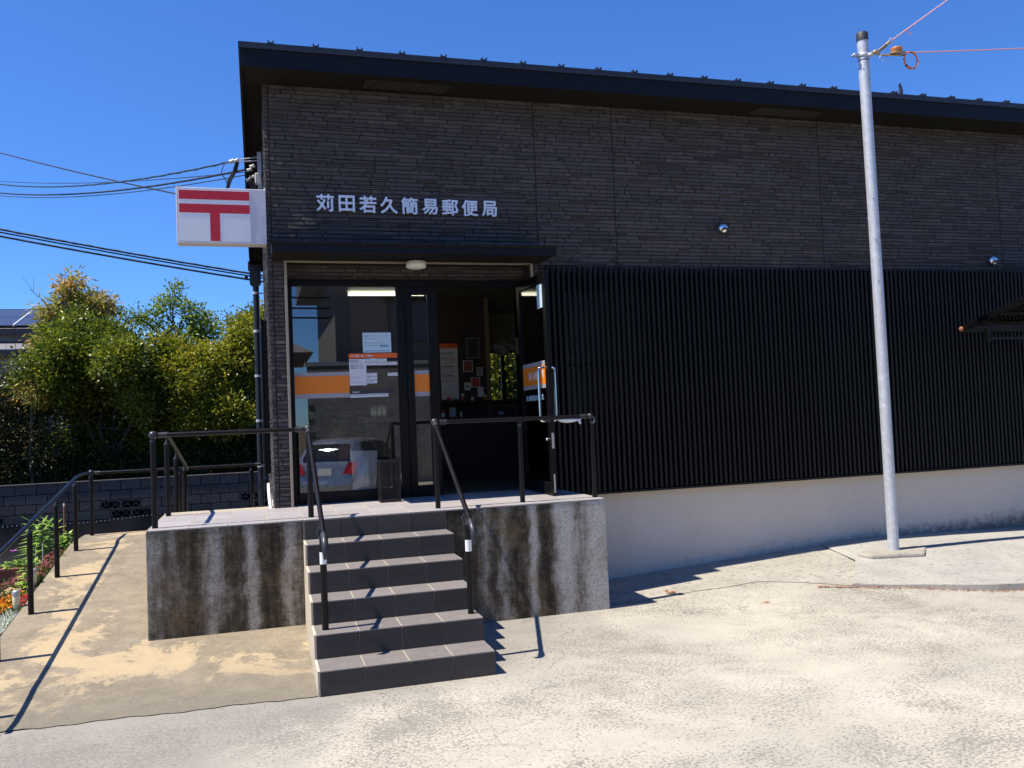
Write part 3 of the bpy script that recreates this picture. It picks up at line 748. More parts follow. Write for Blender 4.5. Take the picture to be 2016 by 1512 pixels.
# notice with orange header on the partition
nb = thing('price_notice', 'tall white notice with orange header on the dark inner wall', 'poster', (2.26, 6.015, 2.46))
MB().box(2.135, 2.385, 6.008, 6.018, 2.075, 2.868).build('sheet', MT['paper'], nb)
flat('header', 2.135, 2.385, 6.0075, 2.80, 2.868, MT['orangered'], nb)
z = 2.74; rd = random.Random(5)
for i in range(16):
    m_ = MT['ink'] if i in (0, 7, 12) else (MT['redink'] if i == 3 else MT['greyink'])
    hh = .012 if m_ is not MT['greyink'] else .005
    flat('print_line', 2.155, 2.155+rd.uniform(.13, .205), 6.0075, z-hh, z, m_, nb); z -= .027
rdm = random.Random(3)
for lab, x0, x1, z0, z1, mt in (('dark framed picture at the top of the inner wall', 2.52, 2.71, 2.655, 2.945, MT['ink']),
      ('brown square card left below the framed picture', 2.46, 2.60, 2.46, 2.62, MT['terracotta']),
      ('small white photo card right below the framed picture', 2.66, 2.74, 2.40, 2.52, MT['greyink']),
      ('red poster low on the inner wall', 2.57, 2.70, 2.24, 2.38, MT['redink']),
      ('small white card with a round mark on the inner wall', 2.47, 2.56, 2.20, 2.31, MT['paper']),
      ('white card above the right end of the wall shelf', 2.66, 2.75, 2.10, 2.24, MT['paper'])):
    p = thing('wall_card', lab, 'card', ((x0+x1)/2, 6.015, z0))
    MB().box(x0, x1, 6.008, 6.018, z0, z1).build('mount', MT['greyink'] if mt is MT['ink'] else MT['paper'], p)
    b_ = .010; flat('print', x0+b_, x1-b_, 6.0075, z0+b_, z1-b_, mt if mt is not MT['paper'] else MT['white'], p)
    if 'round mark' in lab: MB().lathe([(.0005, .002), (.02, .002), (.02, 0)], 14, ((x0+x1)/2, 6.0062, (z0+z1)/2), Matrix.Rotation(math.pi/2, 3, 'X')).build('mark', MT['ink'], p)
# trinkets on shelf and counter
def figurine(x, y, z, s, col, lab):
    t = thing('figurine', lab, 'figurine', (x, y, z))
    MB().lathe([(.0005, 0), (.022*s, 0), (.026*s, .015*s), (.018*s, .045*s), (.010*s, .055*s)], 12, (x, y, z)).build('body', col, t)
    MB().sphere((x, y, z+.07*s), .02*s, 10).build('head', MT['white'] if col is not MT['white'] else MT['redink'], t)
figurine(2.21, 5.93, 2.046, 1.1, MT['redink'], 'small red figurine in front of the white notice')
figurine(2.27, 5.93, 2.046, .8, MT['brass'], 'small brass figurine in front of the white notice')
figurine(2.42, 5.93, 2.046, 1.2, MT['redink'], 'red figurine just right of the white notice')
figurine(2.56, 5.93, 2.046, 1.0, MT['white'], 'white figurine at the middle of the wall shelf')
figurine(2.75, 5.93, 2.046, .9, MT['orangewire'], 'orange figurine near the right end of the shelf')
figurine(1.98, 5.2, 1.821, 1.2, MT['white'], 'white toy figure on the counter left end')
figurine(2.22, 5.2, 1.821, .8, MT['paper'], 'tiny pale figure beside the small picture on the counter')
t = thing('picture_stand', 'small wooden framed picture standing on the counter', 'picture', (2.1, 5.2, 1.821))
MB().box(2.06, 2.15, 5.19, 5.205, 1.821, 1.95).build('frame', MT['brass'], t); flat('picture', 2.075, 2.135, 5.1895, 1.84, 1.93, MT['blueink'], t)
t = thing('card_terminal', 'grey counter terminal with small screen right of the doorway', 'terminal', (2.85, 5.2, 1.821))
MB().prism([(5.14, 1.8215), (5.30, 1.8215), (5.30, 1.93), (5.20, 1.93), (5.14, 1.88)], 2.70, 2.97, 'x').build('body', MT['railcap'], t, fix=True)
flat('screen', 2.72, 2.79, 5.1395, 1.83, 1.87, MT['blueink'], t)
# wall fan
fn = thing('wall_fan', 'grey wall mounted fan tilted down above the rear window', 'fan', (3.05, 6.3, 2.8))
fc = Vector((3.10, 6.25, 2.82)); fm = Matrix.Rotation(R(28), 3, 'Y') @ Matrix.Rotation(R(165), 3, 'X')
MB().lathe([(.02, .09), (.10, .085), (.135, .05), (.14, .03), (.135, .01), (.09, -.02), (.02, -.03)], 24, fc, fm).build('cage', MT['greyband'], fn)
MB().lathe([(.045, -.02), (.06, -.05), (.055, -.12), (.03, -.15), (.0005, -.152)], 16, fc, fm).build('motor', MT['greyband'], fn)
MB().tube([fc+Vector((.03, .02, .08)), (3.24, 6.25, 2.84), (3.33, 6.25, 2.80)], .022, 8).box(3.31, 3.36, 6.2, 6.3, 2.72, 2.95).build('arm', MT['greyband'], fn)
MB().box(3.36, 3.40, 6.15, 6.35, 1.004, IZ-.003).build('wall_end', MT['iwood'], B)

# ------------------------------------------------------------------ stickers and papers on the glazing
st1 = thing('window_band', 'wide orange band with grey edges across the fixed window', 'sticker', (.28, YG-.0055, 2.19))
flat('grey_band', .014, .552, YG-.0045, 2.058, 2.316, MT['greyband'], st1); flat('orange_band', .014, .552, YG-.006, 2.103, 2.280, MT['orange'], st1)
st2 = thing('window_band', 'short orange band with grey edges on the narrow side door', 'sticker', (1.3, YG-.0075, 2.19))
flat('grey_band', 1.218, 1.376, YG-.0065, 2.045, 2.312, MT['greyband'], st2); flat('orange_band', 1.218, 1.376, YG-.008, 2.09, 2.272, MT['orange'], st2)
gd = thing('window_guide', 'service guide board of white cards under an orange header', 'notice', (.8, YG-.006, 2.25))
flat('header', .553, 1.052, YG-.0075, 2.452, 2.499, MT['orangered'], gd)
ftext('lettering', 'JP', .592, YG-.0095, 2.476, MT['paper'], gd, h=.026, off=.002); ftext('lettering', '郵便局  ご案内', .71, YG-.0095, 2.475, MT['paper'], gd, h=.026, off=.001)
flat('hours_card', .556, .728, YG-.0075, 2.175, 2.444, MT['paper'], gd)
ftext('lettering', 'お取扱時間', .606, YG-.0095, 2.424, MT['ink'], gd, h=.016)
for i, s in enumerate(('郵便 9:00~17:00', '貯金 9:00~16:00', '保険 9:00~16:00')):
    ftext('lettering', s, .635, YG-.0095, 2.383-i*.0165, MT['ink'], gd, w=.125, h=.011, off=.0006)
for z, wd in ((2.403, .13), (2.252, .09), (2.205, .11)): flat('print_line', .567, .567+wd, YG-.0088, z, z+.003, MT['greyink'], gd)
for (x, z, wd, s) in ((.731, 2.414, .104, '郵便'), (.839, 2.412, .100, 'ゆうパック'), (.731, 2.377, .104, 'レターパック'), (.839, 2.376, .102, '切手・はがき'), (.945, 2.376, .104, '印紙'),
                      (.731, 2.266, .104, '貯金'), (.945, 2.264, .104, '為替'), (.731, 2.229, .104, '振替'), (.731, 2.192, .104, '年金受取'),
                      (.556, 2.052, .172, ''), (.731, 2.054, .104, ''), (.838, 2.054, .104, '')):
    flat('service_card', x, x+wd, YG-.0075, z, z+.033, MT['paper'], gd)
    if s: ftext('lettering', s, x+.012+.0065*len(s), YG-.0095, z+.022, MT['ink'], gd, h=.0105)
    else: flat('print_line', x+.008, x+wd-.01, YG-.0088, z+.018, z+.024, MT['greyink'], gd)
flat('agency_strip', .556, .985, YG-.0075, 2.090, 2.122, MT['ink'], gd); ftext('lettering', '代理業務', .612, YG-.0095, 2.106, MT['paper'], gd, h=.018, off=.0006)
pp = thing('window_flyer', 'pale blue flyer taped above the orange header', 'flyer', (.855, YG-.0055, 2.51))
flat('sheet', .70, .99, YG-.0045, 2.508, 2.712, MT['bluepaper'], pp)
ftext('lettering', 'キャッシュカード', .82, YG-.0062, 2.605, MT['greyink'], pp, w=.20, h=.034)
ftext('lettering', '郵便局で よい暮らし 新しい お知らせ', .84, YG-.0062, 2.677, MT['blueink'], pp, w=.25, h=.018)
flat('print_line', .715, .85, YG-.0056, 2.646, 2.653, MT['blueink'], pp); flat('print_line', .715, .86, YG-.0056, 2.575, 2.581, MT['blueink'], pp)
flat('print_box', .875, .965, YG-.0056, 2.562, 2.588, MT['blueink'], pp); flat('print_line', .715, .975, YG-.0056, 2.518, 2.530, MT['blueink'], pp)
# sticker and blue lettering on the open door, read from behind
ds = thing('door_sticker', 'orange sticker with reversed white lettering on the open glass door', 'sticker', (2.378, 2.5, 2.2))
MB().box(2.3765, 2.3785, 2.092, 2.868, 2.065, 2.335).build('grey_band', MT['greyband'], ds); MB().box(2.375, 2.3764, 2.092, 2.868, 2.105, 2.295).build('orange_band', MT['orange'], ds)
def door_text(name, body, y, z, mat, parent, w, h, off=.001):
    me = center(text_mesh(body, .1, .0005, off), w, h)
    # the leaf faces -X; its print belongs to the far side, so it is mirrored here (runs from hinge to edge)
    for v in me.vertices:
        a, b_, c_ = v.co; v.co = (-c_, a, b_)
    return link(name, me, mat, parent, (2.3742, y, z))
door_text('lettering', '郵便局', 2.52, 2.2, MT['paper'], ds, .30, .085)
door_text('lettering', 'JP', 2.22, 2.205, MT['paper'], ds, .09, .075)
dt = thing('door_lettering', 'small pale blue reversed lettering on the open door below its sticker', 'lettering', (2.378, 2.5, 1.98))
door_text('lettering', chars, 2.5, 1.975, MT['bluepaper'], dt, .56, .058)
# white card high on the door
flat_ = MB().box(2.3765, 2.3785, 2.11, 2.30, 2.86, 3.10)
tag(flat_.build('door_card', MT['bluepaper']), 'pale blue card high on the open glass door', 'card')

# ------------------------------------------------------------------ things behind and before the window
wp = thing('white_panel', 'blank white board leaning behind the fixed window', 'board', (.67, 3.05, 1.005))
m = MB(); m.prism([(.558, 1.07), (.788, 1.08), (.812, 1.505), (.548, 1.515)], YG+.012, YG+.018, 'y'); m.build('board', MT['paper'], wp, fix=True)
m = MB(); m.box(.57, .78, YG+.04, YG+.15, 1.005, 1.069); m.build('foot', MT['dark'], wp)
rl = thing('striped_roll', 'cream striped roll lying behind the fixed window', 'roll', (.9, 3.15, 1.8))
MB().tube([(.80, 3.2, 1.90), (.95, 3.15, 1.905)], .062, 16).build('roll', MT['cream'], rl)
for k in range(2): MB().tube([(.855+.05*k, 3.182-.017*k, 1.902), (.867+.05*k, 3.178-.017*k, 1.9023)], .0628, 16).build('stripe', MT['brass'], rl)
MB().box(.70, 1.03, 3.06, 3.3, 1.80, 1.837).box(.72, .76, 3.1, 3.26, 1.005, 1.80).box(.97, 1.01, 3.1, 3.26, 1.005, 1.80).build('stand', MT['iwood'], rl)

def leaf_quads(mb, c, d, L, W, up, fold=.15, droop=0):
    """one pointed leaf of four triangles, along d from c"""
    d = Vector(d).normalized(); sd_ = d.cross(Vector(up)); sd_ = sd_.normalized() if sd_.length > 1e-5 else Vector((1,0,0)); nn = sd_.cross(d)
    c = Vector(c); mid = c+d*L*.45+nn*fold*W-Vector((0,0,1))*droop*L*.3; tip = c+d*L-Vector((0,0,1))*droop*L
    n = len(mb.v); mb.v += [tuple(c), tuple(mid+sd_*W/2-nn*fold*W), tuple(tip), tuple(mid-sd_*W/2-nn*fold*W), tuple(mid)]
    for f in ((0,1,4),(1,2,4),(2,3,4),(3,0,4)): mb.f.append(tuple(i+n for i in f)); mb.sm.append(False)
LM = {}
LM['house'] = leafmat('houseplant_leaf', [(0,(.06,.13,.02)), (.6,(.13,.22,.03)), (1,(.30,.30,.07))], .4, .3)
def potted(name, lab, x, y, z, h, n, L, W, seed, spread=1.0, potr=.1, pot='white'):
    rd = random.Random(seed); t = thing(name, lab, 'plant', (x, y, z))
    MB().lathe([(.0005, 0), (potr*.72, 0), (potr*.95, potr*1.5), (potr*1.1, potr*1.5), (potr*1.1, potr*1.75), (potr*.95, potr*1.75), (potr*.9, potr*1.55), (.0005, potr*1.55)], 18, (x, y, z)).build('pot', MT[pot], t)
    s = MB(); lv = MB()
    for k in range(n):
        a = rd.uniform(0, 6.28); r = rd.uniform(.3, 1)*spread; top = z+potr*1.6+h*rd.uniform(.45, 1)
        p0 = Vector((x, y, z+potr*1.5)); p1 = Vector((x+math.cos(a)*r*.3*h, y+math.sin(a)*r*.12*h, z+potr+h*.5)); p2 = Vector((x+math.cos(a)*r*.75*h, y+math.sin(a)*r*.2*h, top))
        s.tube([p0, p1, p2], [.005, .004, .002], 5)
        for q in range(5):
            b_ = a+rd.uniform(-1.2, 1.2); dz = rd.uniform(-.5, .3)
            leaf_quads(lv, p2+(p1-p2)*rd.uniform(0, .35), (math.cos(b_), math.sin(b_)*.6, dz), L*rd.uniform(.7, 1.2), W*rd.uniform(.7, 1.2), (0,0,1), .1, .3)
    s.build('stem', MT['twig'], t); lv.build('leaf', LM['house'], t)
potted('potted_plant', 'broad leaved potted plant in white pot behind the window left part', .20, 3.22, 1.005, .85, 12, .17, .09, 21, .5, .12)
potted('potted_plant', 'trailing leafy plant on a stand behind the window middle', .52, 3.35, 1.42, .42, 12, .15, .10, 22, .9, .08, 'terracotta')
MB_ = MB(); MB_.box(.43, .61, 3.27, 3.44, 1.38, 1.418); [MB_.box(a, a+.02, b_, b_+.02, 1.005, 1.38) for a in (.44, .58) for b_ in (3.28, 3.41)]
tag(MB_.build('plant_stand', MT['iwood']), 'small dark plant stand behind the window middle', 'stand')
# umbrella stand on the landing
us = thing('umbrella_stand', 'black wire mesh umbrella stand against the entrance window', 'umbrella stand', (.87, 2.62, ZL))
m = MB(); x0, x1, y0, y1, z0, z1 = .775, .965, 2.53, 2.70, ZL+.012, 1.425
for X in (x0, x1):
    for Y in (y0, y1): m.box(X-.006, X+.006, Y-.006, Y+.006, ZL+.001, z1)
for Z in (z0+.01, z1-.01):
    m.box(x0, x1, y0-.006, y0+.006, Z-.008, Z+.008); m.box(x0, x1, y1-.006, y1+.006, Z-.008, Z+.008); m.box(x0-.006, x0+.006, y0, y1, Z-.0075, Z+.0075); m.box(x1-.006, x1+.006, y0, y1, Z-.0075, Z+.0075)
m.build('frame', MT['net'], us)
m = MB()
for k in range(24):
    z = z0+.02+k*(z1-z0-.04)/23
    m.box(x0, x1, y0-.0015, y0+.0015, z-.0013, z+.0013); m.box(x0, x1, y1-.0015, y1+.0015, z-.0013, z+.0013)
    m.box(x0-.0014, x0+.0014, y0, y1, z-.0012, z+.0012); m.box(x1-.0014, x1+.0014, y0, y1, z-.0012, z+.0012)
for k in range(15):
    x = x0+k*(x1-x0)/14; m.box(x-.0013, x+.0013, y0-.0018, y0+.0012, z0, z1); m.box(x-.0013, x+.0013, y1-.0018, y1+.0012, z0, z1)
    y = y0+k*(y1-y0)/14; m.box(x0-.0016, x0+.0012, y-.0013, y+.0013, z0, z1); m.box(x1-.0016, x1+.0012, y-.0013, y+.0013, z0, z1)
o = m.build('mesh', MT['net'], us); o['kind'] = 'stuff'
MB().box(x0, x1, y0, y1, ZL+.002, ZL+.012).build('tray', MT['net'], us)
# lamp under the canopy
cl = thing('canopy_light', 'round white lamp mounted under the entrance canopy', 'lamp', (1.215, 2.585, 3.40))
MB().lathe([(.0005, 0), (.085, 0), (.085, -.016), (.0005, -.016)], 28, (1.215, 2.585, 3.3995)).build('base', MT['dark'], cl)
MB().lathe([(.093, -.017), (.101, -.022), (.101, -.068), (.092, -.080), (.06, -.087), (.0005, -.089)], 32, (1.215, 2.585, 3.3995)).build('diffuser', MT['diff'], cl)

# ------------------------------------------------------------------ projecting sign
sg = thing('projecting_sign', 'white box sign with red postal mark on the building corner', 'sign', (-.63, 2.78, 3.555))
SX0, SX1, SZ0, SZ1, SY = -1.028, -.212, 3.556, 4.092, 2.700
MB().box(SX0, SX1, SY, SY+.155, SZ0, SZ1).build('casing', MT['signframe'], sg, bevel=.006, seg=2)
flat('face_panel', SX0+.022, SX0+.668, SY-.0008, SZ0+.022, SZ1-.022, MT['signwhite'], sg, .002)
ym = SY-.0032; fx0, fx1 = SX0+.026, SX0+.664; fz1 = SZ1-.030
flat('red_bar', fx0, fx1, ym, fz1-.086, fz1, MT['red'], sg); flat('red_bar', fx0, fx1, ym, fz1-.215, fz1-.130, MT['red'], sg)
flat('red_stem', (fx0+fx1)/2-.045, (fx0+fx1)/2+.045, ym-.0005, SZ0+.024, fz1-.2155, MT['red'], sg)
for z in (SZ0+.055, SZ0+.26): MB().sphere((SX1-.035, SY-.001, z), .006, 8).build('screw', MT['chrome'], sg)
MB().tube([(SX1-.01, SY+.08, SZ1), (SX1+.0, SY+.08, SZ1+.03)], .012, 8).build('bolt_cap', MT['porcelain'], sg)

# ------------------------------------------------------------------ handrails
def bracket(mb, x, y, zr, zp): mb.tube([(x, y, zp), (x, y, zr)], [.010, .008], 8)
RR, PR = .0185, .0235
def post(t, x, y, z0, z1, cap=True):
    MB().tube([(x, y, z0), (x, y, z1)], PR, 14).build('post', MT['rail'], t)
    if cap:
        MB().lathe([(PR+.001, -.004), (PR, .006), (.012, .026), (.008, .05)], 14, (x, y, z1)).build('post_cap', MT['railcap'], t)
def ball(t, c, r=.036): MB().sphere(c, r, 16).build('ball_joint', MT['railcap'], t)
def rail(t, pts, name='rail', ends=True):
    a, b_ = Vector(pts[0]), Vector(pts[-1])
    MB().tube(pts, RR, 14).build(name, MT['rail'], t)
    if ends:
        for p, q in ((Vector(pts[0]), Vector(pts[1])), (Vector(pts[-1]), Vector(pts[-2]))):
            d = (q-p).normalized(); MB().tube([p+d*.01, p+d*.075], RR+.004, 14).build('sleeve', MT['railcap'], t)
YP = 1.655
def endcap(t, p, d):
    d = Vector(d).normalized(); p = Vector(p)
    MB().tube([p, p+d*.05, p+d*.10+Vector((0,0,-.008)), p+d*.125+Vector((0,0,-.045)), p+d*.12+Vector((0,0,-.10))], [RR+.005, RR+.006, RR+.006, RR+.004, RR-.004], 14).build('end_bend', MT['railcap'], t)
# left rail: across the landing front, down the stair
hl = thing('stair_handrail', 'left handrail of the steps reaching along the landing corner', 'handrail', (.07, .43, 2*RS))
ZR = 1.760
A = (-1.165, YP, ZR); Bp = (.062, YP, ZR-.002)
post(hl, -1.165, YP, ZL, ZR-.05); post(hl, .066, YP, ZL, ZR-.05)
ball(hl, A); ball(hl, Bp); rail(hl, [Vector(A)+Vector((.035,0,0)), Vector(Bp)-Vector((.03,0,0))])
lo = Vector((.078, .34, 1.02)); rail(hl, [Vector(Bp)+Vector((.002,-.03,-.02)), lo], ends=False)
dv = (lo-Vector(Bp)); MB().tube([Vector(Bp), Vector(Bp)+dv.normalized()*.08], RR+.005, 14).build('sleeve', MT['railcap'], hl)
endcap(hl, lo, dv)
post(hl, .076, .43, 2*RS, .985); 
m = MB(); m.tube([(.05, .44, .985), (.045, .45, 1.03), (.062, .45, 1.06)], .008, 8); m.build('bracket', MT['railcap'], hl)
def stick(t, x, y, z): MB().tube([(x, y, z), (x, y, z+.085)], PR+.0012, 14, cap=False).build('reflective_band', MT['signwhite'], t)
stick(hl, .076, .43, .80)
# right rail
hr = thing('stair_handrail', 'right handrail of the steps reaching along the landing to the slats', 'handrail', (1.14, .45, 2*RS))
Cc = (1.158, YP, ZR+.010); Dd = (2.636, YP, ZR+.006)
post(hr, 1.162, YP, ZL, ZR-.03); post(hr, 1.945, YP, ZL, ZR-.055); post(hr, 2.65, YP, ZL, ZR-.05)
ball(hr, Cc); ball(hr, Dd, .030); rail(hr, [Vector(Cc)+Vector((.035,0,0)), Vector(Dd)-Vector((.03,0,0))])
MB().tube([(1.945, YP, ZR-.03), (1.945, YP, ZR)], .009, 8).box(1.90, 1.99, YP-.012, YP+.012, ZR-.022, ZR-.014).build('bracket', MT['railcap'], hr)
lo = Vector((1.142, .36, 1.035)); rail(hr, [Vector(Cc)+Vector((0,-.03,-.02)), lo], ends=False)
dv = (lo-Vector(Cc)); MB().tube([Vector(Cc), Vector(Cc)+dv.normalized()*.08], RR+.005, 14).build('sleeve', MT['railcap'], hr)
endcap(hr, lo, dv); post(hr, 1.142, .45, 2*RS, 1.0); stick(hr, 1.142, .45, .80)
m = MB(); m.tube([(1.118, .46, .995), (1.110, .47, 1.05), (1.128, .47, 1.075)], .008, 8); m.build('bracket', MT['railcap'], hr)
MB().tube([Vector(Dd)+Vector((.01,-.02,0)), Vector(Dd)+Vector((.035,-.03,-.02)), Vector(Dd)+Vector((.03,-.03,-.06)), Vector(Dd)+Vector((.0,-.03,-.07))], .010, 8).build('end_hook', MT['railcap'], hr)
# rail along the upper ramp behind the landing corner
hb = thing('ramp_handrail', 'short sloping handrail going back down the upper ramp beside the landing', 'handrail', (-1.15, 3.4, .9))
for y, zt in ((2.66, 1.70), (3.505, 1.535), (4.49, 1.375)): post(hb, -1.16, y, (ZL if y < 2.7 else ZL-.2*(y-2.7))-.02, zt-.03)
rail(hb, [(-1.15, 1.75, ZR-.01), (-1.15, 2.62, 1.768), (-1.15, 4.62, 1.385), (-1.15, 4.72, 1.345)], ends=False)
for y, z in ((3.505, 1.53), (4.49, 1.37)): MB().tube([(-1.16, y, z-.02), (-1.15, y, z+.07)], .008, 8).build('bracket', MT['railcap'], hb)
# rail along the outer edge of the ramp and across its back
ho = thing('ramp_handrail', 'long handrail along the outer ramp edge and across the ramp back', 'handrail', (-2.25, 3, .3))
def rr_z(y): return rampz(y)+.765
ysp = (.35, 1.42, 2.42, 3.42, 4.32)
for y in ysp: post(ho, -2.25, y, rampz(y), rr_z(y)-.075)
for y in ysp: MB().tube([(-2.25, y, rr_z(y)-.04), (-2.25, y, rr_z(y))], .008, 8).build('bracket', MT['railcap'], ho)
pts = [(-2.25, .05, .81), (-2.25, .2, .83)]+[(-2.25, y, rr_z(y)) for y in (.8, 1.4, 2.2, 3, 3.8, 4.40)]+[(-2.255, 4.7, 1.345), (-2.26, 5.20, 1.345)]
rail(ho, pts, ends=False)
post(ho, -2.26, 5.30, .60, 1.29); ball(ho, (-2.26, 5.30, 1.34), .034)
rail(ho, [(-2.23, 5.30, 1.335), (-1.28, 5.30, 1.335), (-.33, 5.30, 1.335)])
post(ho, -1.28, 5.30, .60, 1.27); post(ho, -.45, 5.30, .60, 1.27)
# white hose by the gable foot
hz = MB().tube([(-.262, 3.4, 1.20), (-.263, 3.2, 1.17), (-.262, 2.95, 1.11), (-.255, 2.82, 1.03), (-.25, 2.78, .99)], .016, 10)
tag(hz.build('drain_hose', MT['white']), 'short white hose at the foot of the building corner', 'hose')
# fish shaped ornament by the door handle
wh = thing('fish_ornament', 'white and blue fish shaped ornament hanging at the door handle', 'ornament', (2.42, 2.05, 1.72))
prof = [(2.455,.0),(2.465,.016),(2.50,.026),(2.55,.030),(2.60,.026),(2.64,.016),(2.665,.010),(2.675,.008)]
m = MB()
n = 14; rings = []
for (x, r) in prof:
    rings.append([Vector((x, 2.06+r*.7*math.cos(2*math.pi*j/n), 1.745+max(r,.001)*math.sin(2*math.pi*j/n)-(x-2.45)*.05)) for j in range(n)])
m._add([q for g_ in rings for q in g_], [(i*n+j, i*n+(j+1)%n, (i+1)*n+(j+1)%n, (i+1)*n+j) for i in range(len(rings)-1) for j in range(n)], True)
m.build('body', MT['white'], wh)
m = MB(); m.prism([(2.665, 1.735), (2.70, 1.762), (2.705, 1.742), (2.69, 1.73), (2.70, 1.70), (2.685, 1.69), (2.667, 1.725)], 2.05, 2.07, 'y'); m.build('tail', MT['white'], wh, fix=True)
m = MB()
rings = [[p+Vector((0,0,.006)) for p in g_[:n//2+1]] for g_ in rings]
k = n//2+1
m._add([q for g_ in rings for q in g_], [(i*k+j, i*k+j+1, (i+1)*k+j+1, (i+1)*k+j) for i in range(len(rings)-1) for j in range(k-1)], True)
m.build('back', pm('fish_back_blue', (.30,.38,.55), .4, var=.1), wh)

# ------------------------------------------------------------------ steel pole
PX, PY = 6.179, 1.935
PZ = slabz(PX, PY)
po = thing('steel_pole', 'galvanised steel pole with black cap standing on the raised slab', 'pole', (PX, PY, PZ))
MB().tube([(PX, PY, PZ-.1), (PX-.006, PY, 3), (PX-.021, PY, 5.80)], .0575, 28).build('shaft', MT['galv'], po)
MB().lathe([(.062, -.09), (.062, -.006), (.054, .004), (.0005, .008)], 28, (PX-.021, PY, 5.855)).build('cap', MT['blackcap'], po)
m = MB(); zc = 5.60; X = PX-.02
m.lathe([(.061, -.02), (.064, -.018), (.064, .018), (.061, .02)], 24, (X, PY, zc)); m.box(X-.125, X-.055, PY-.02, PY+.02, zc-.012, zc+.016); m.tube([(X-.12, PY-.03, zc), (X-.12, PY+.03, zc)], .016, 8); m.tube([(X+.02, PY-.065, zc-.01), (X+.03, PY-.10, zc-.03)], .020, 8)
m.build('clamp', MT['galv'], po, fix=True)
MB().lathe([(.059, -.005), (.061, 0), (.059, .005)], 20, (X, PY, zc-.055)).build('strap', MT['blackcap'], po)
for (dx, z) in ((-.04, 5.44), (.02, 5.465), (.024, 5.33), (-.02, 4.0), (-.02, 3.55), (-.02, 3.1)):
    MB().sphere((X+dx, PY-math.sqrt(max(.0, .0572**2-dx*dx)), z), .006, 8).build('hole', MT['dark'], po)
MB().prism([(PX-.42, PY-.16), (PX+.14, PY-.30), (PX+.42, PY-.02), (PX+.36, PY+.14), (PX-.2, PY+.16), (PX-.46, PY+.02)], PZ-.06, PZ+.018, 'z').build('concrete_foot', MT['apron'], po, bevel=.03, seg=3)
# wire gear on the pole
wg = thing('wire_reel', 'orange wire reel and turnbuckle fixed to the pole head', 'wire reel', (PX+.15, PY-.1, 5.6))
m = MB(); m.tube([(X+.05, PY-.06, zc), (X+.11, PY-.09, zc+.02), (X+.13, PY-.09, zc-.02)], [.022, .026, .014], 8); m.sphere((X+.09, PY-.08, zc+.015), .028, 8)
m.tube([(X+.10, PY-.09, zc+.02), (X+.20, PY-.12, zc+.09)], .009, 8); m.tube([(X+.115, PY-.09, zc+.005), (X+.21, PY-.12, zc+.075)], .009, 8); m.tube([(X+.20, PY-.12, zc+.085), (X+.245, PY-.13, zc+.12)], .018, 8)
m.build('turnbuckle', MT['brass'], wg)
m = MB()
for k in range(20):
    a, b_ = 2*math.pi*k/20, 2*math.pi*(k+1)/20
    m.tube([(X+.27+.028*math.cos(a), PY-.14, zc+.135+.028*math.sin(a)), (X+.27+.028*math.cos(b_), PY-.14, zc+.135+.028*math.sin(b_))], .005, 6)
m.build('shackle', MT['galv'], wg)
rm = Matrix.Rotation(R(-6), 3, 'Y') @ Matrix.Rotation(R(10), 3, 'X')
rc = Vector((X+.305, PY-.16, zc+.02))
MB().lathe([(.0005, -.032), (.088, -.032), (.088, -.026), (.0005, -.026)], 20, rc, rm).lathe([(.0005, .03), (.05, .03), (.05, .036), (.0005, .036)], 20, rc, rm).build('spool', MT['brass'], wg)
pr_ = [(.045, -.026)]+[(.058+.004*(i % 2), -.024+i*.0066) for i in range(9)]+[(.045, .032)]
MB().lathe(pr_, 20, rc, rm).build('wound_wire', MT['orangewire'], wg)
MB().tube([(X+.14, PY-.10, zc-.02), (X+.22, PY-.14, zc-.03), (X+.40, PY-.17, zc-.03)], .012, 8).build('arm', MT['brass'], wg)
m = MB()
for q in range(3):
    pts = [(X+.165+.05*math.sin(a)*(1-.12*q), PY-.12+.01*q, zc-.02-.075*(1-math.cos(a))*.5*(1-.1*q)) for a in [2*math.pi*i/16 for i in range(17)]]
    if q < 2: m.tube(pts, .0022, 5)
m.build('loose_loop', MT['galv'], wg)
cw = thing('wire_coil', 'hanging ring of coiled orange wire beside the pole head', 'wire coil', (X+.47, PY-.18, zc-.1))
m = MB(); rd = random.Random(4)
for q in range(5):
    ph = rd.uniform(0, 6); dr = rd.uniform(-.006, .006)
    pts = [(X+.47+(.088+dr+.006*math.sin(a+ph))*math.cos(a), PY-.18+.012*math.sin(2*a+ph), zc-.085+(.094+dr)*math.sin(a)) for a in [2*math.pi*i/28 for i in range(29)]]
    m.tube(pts, .0042, 6)
m.build('wire', MT['orangewire'], cw)
for a in (.4, 2.1, 4.2, 2.9): MB().sphere((X+.47+.088*math.cos(a+1.0), PY-.18, zc-.085+.094*math.sin(a+1.0)), .013, 8).build('tie', MT['blackcap'], cw)
def cable(name, lab, pts, r, mat, sag=0, n=14, tw=0, nn=6, span=(0, 1)):
    P = [Vector(p) for p in pts]; out = []
    if len(P) == 2:
        n = int(n*(span[1]-span[0]))
        for i in range(n+1):
            t = span[0]+(span[1]-span[0])*i/n; p = P[0]+(P[1]-P[0])*t; p.z -= sag*4*t*(1-t); out.append(p)
    else: out = P
    m = MB().tube(out, r, nn)
    if tw:
        t2 = []
        for i in range(len(out)-1):
            for k in range(6):
                t = k/6; p = out[i].lerp(out[i+1], t); a = (i*6+k)*1.05
                t2.append(p+Vector((0, math.cos(a), math.sin(a)))*tw)
        m.tube(t2, r*.7, 5)
    return tag(m.build(name, mat), lab, 'cable')
cable('support_wire', 'pink sheathed wire rising steeply from the pole head', [(X+.27, PY-.14, zc+.14), (X+1.95, PY-2.3, 7.02)], .0065, MT['pinkwire'], .0)
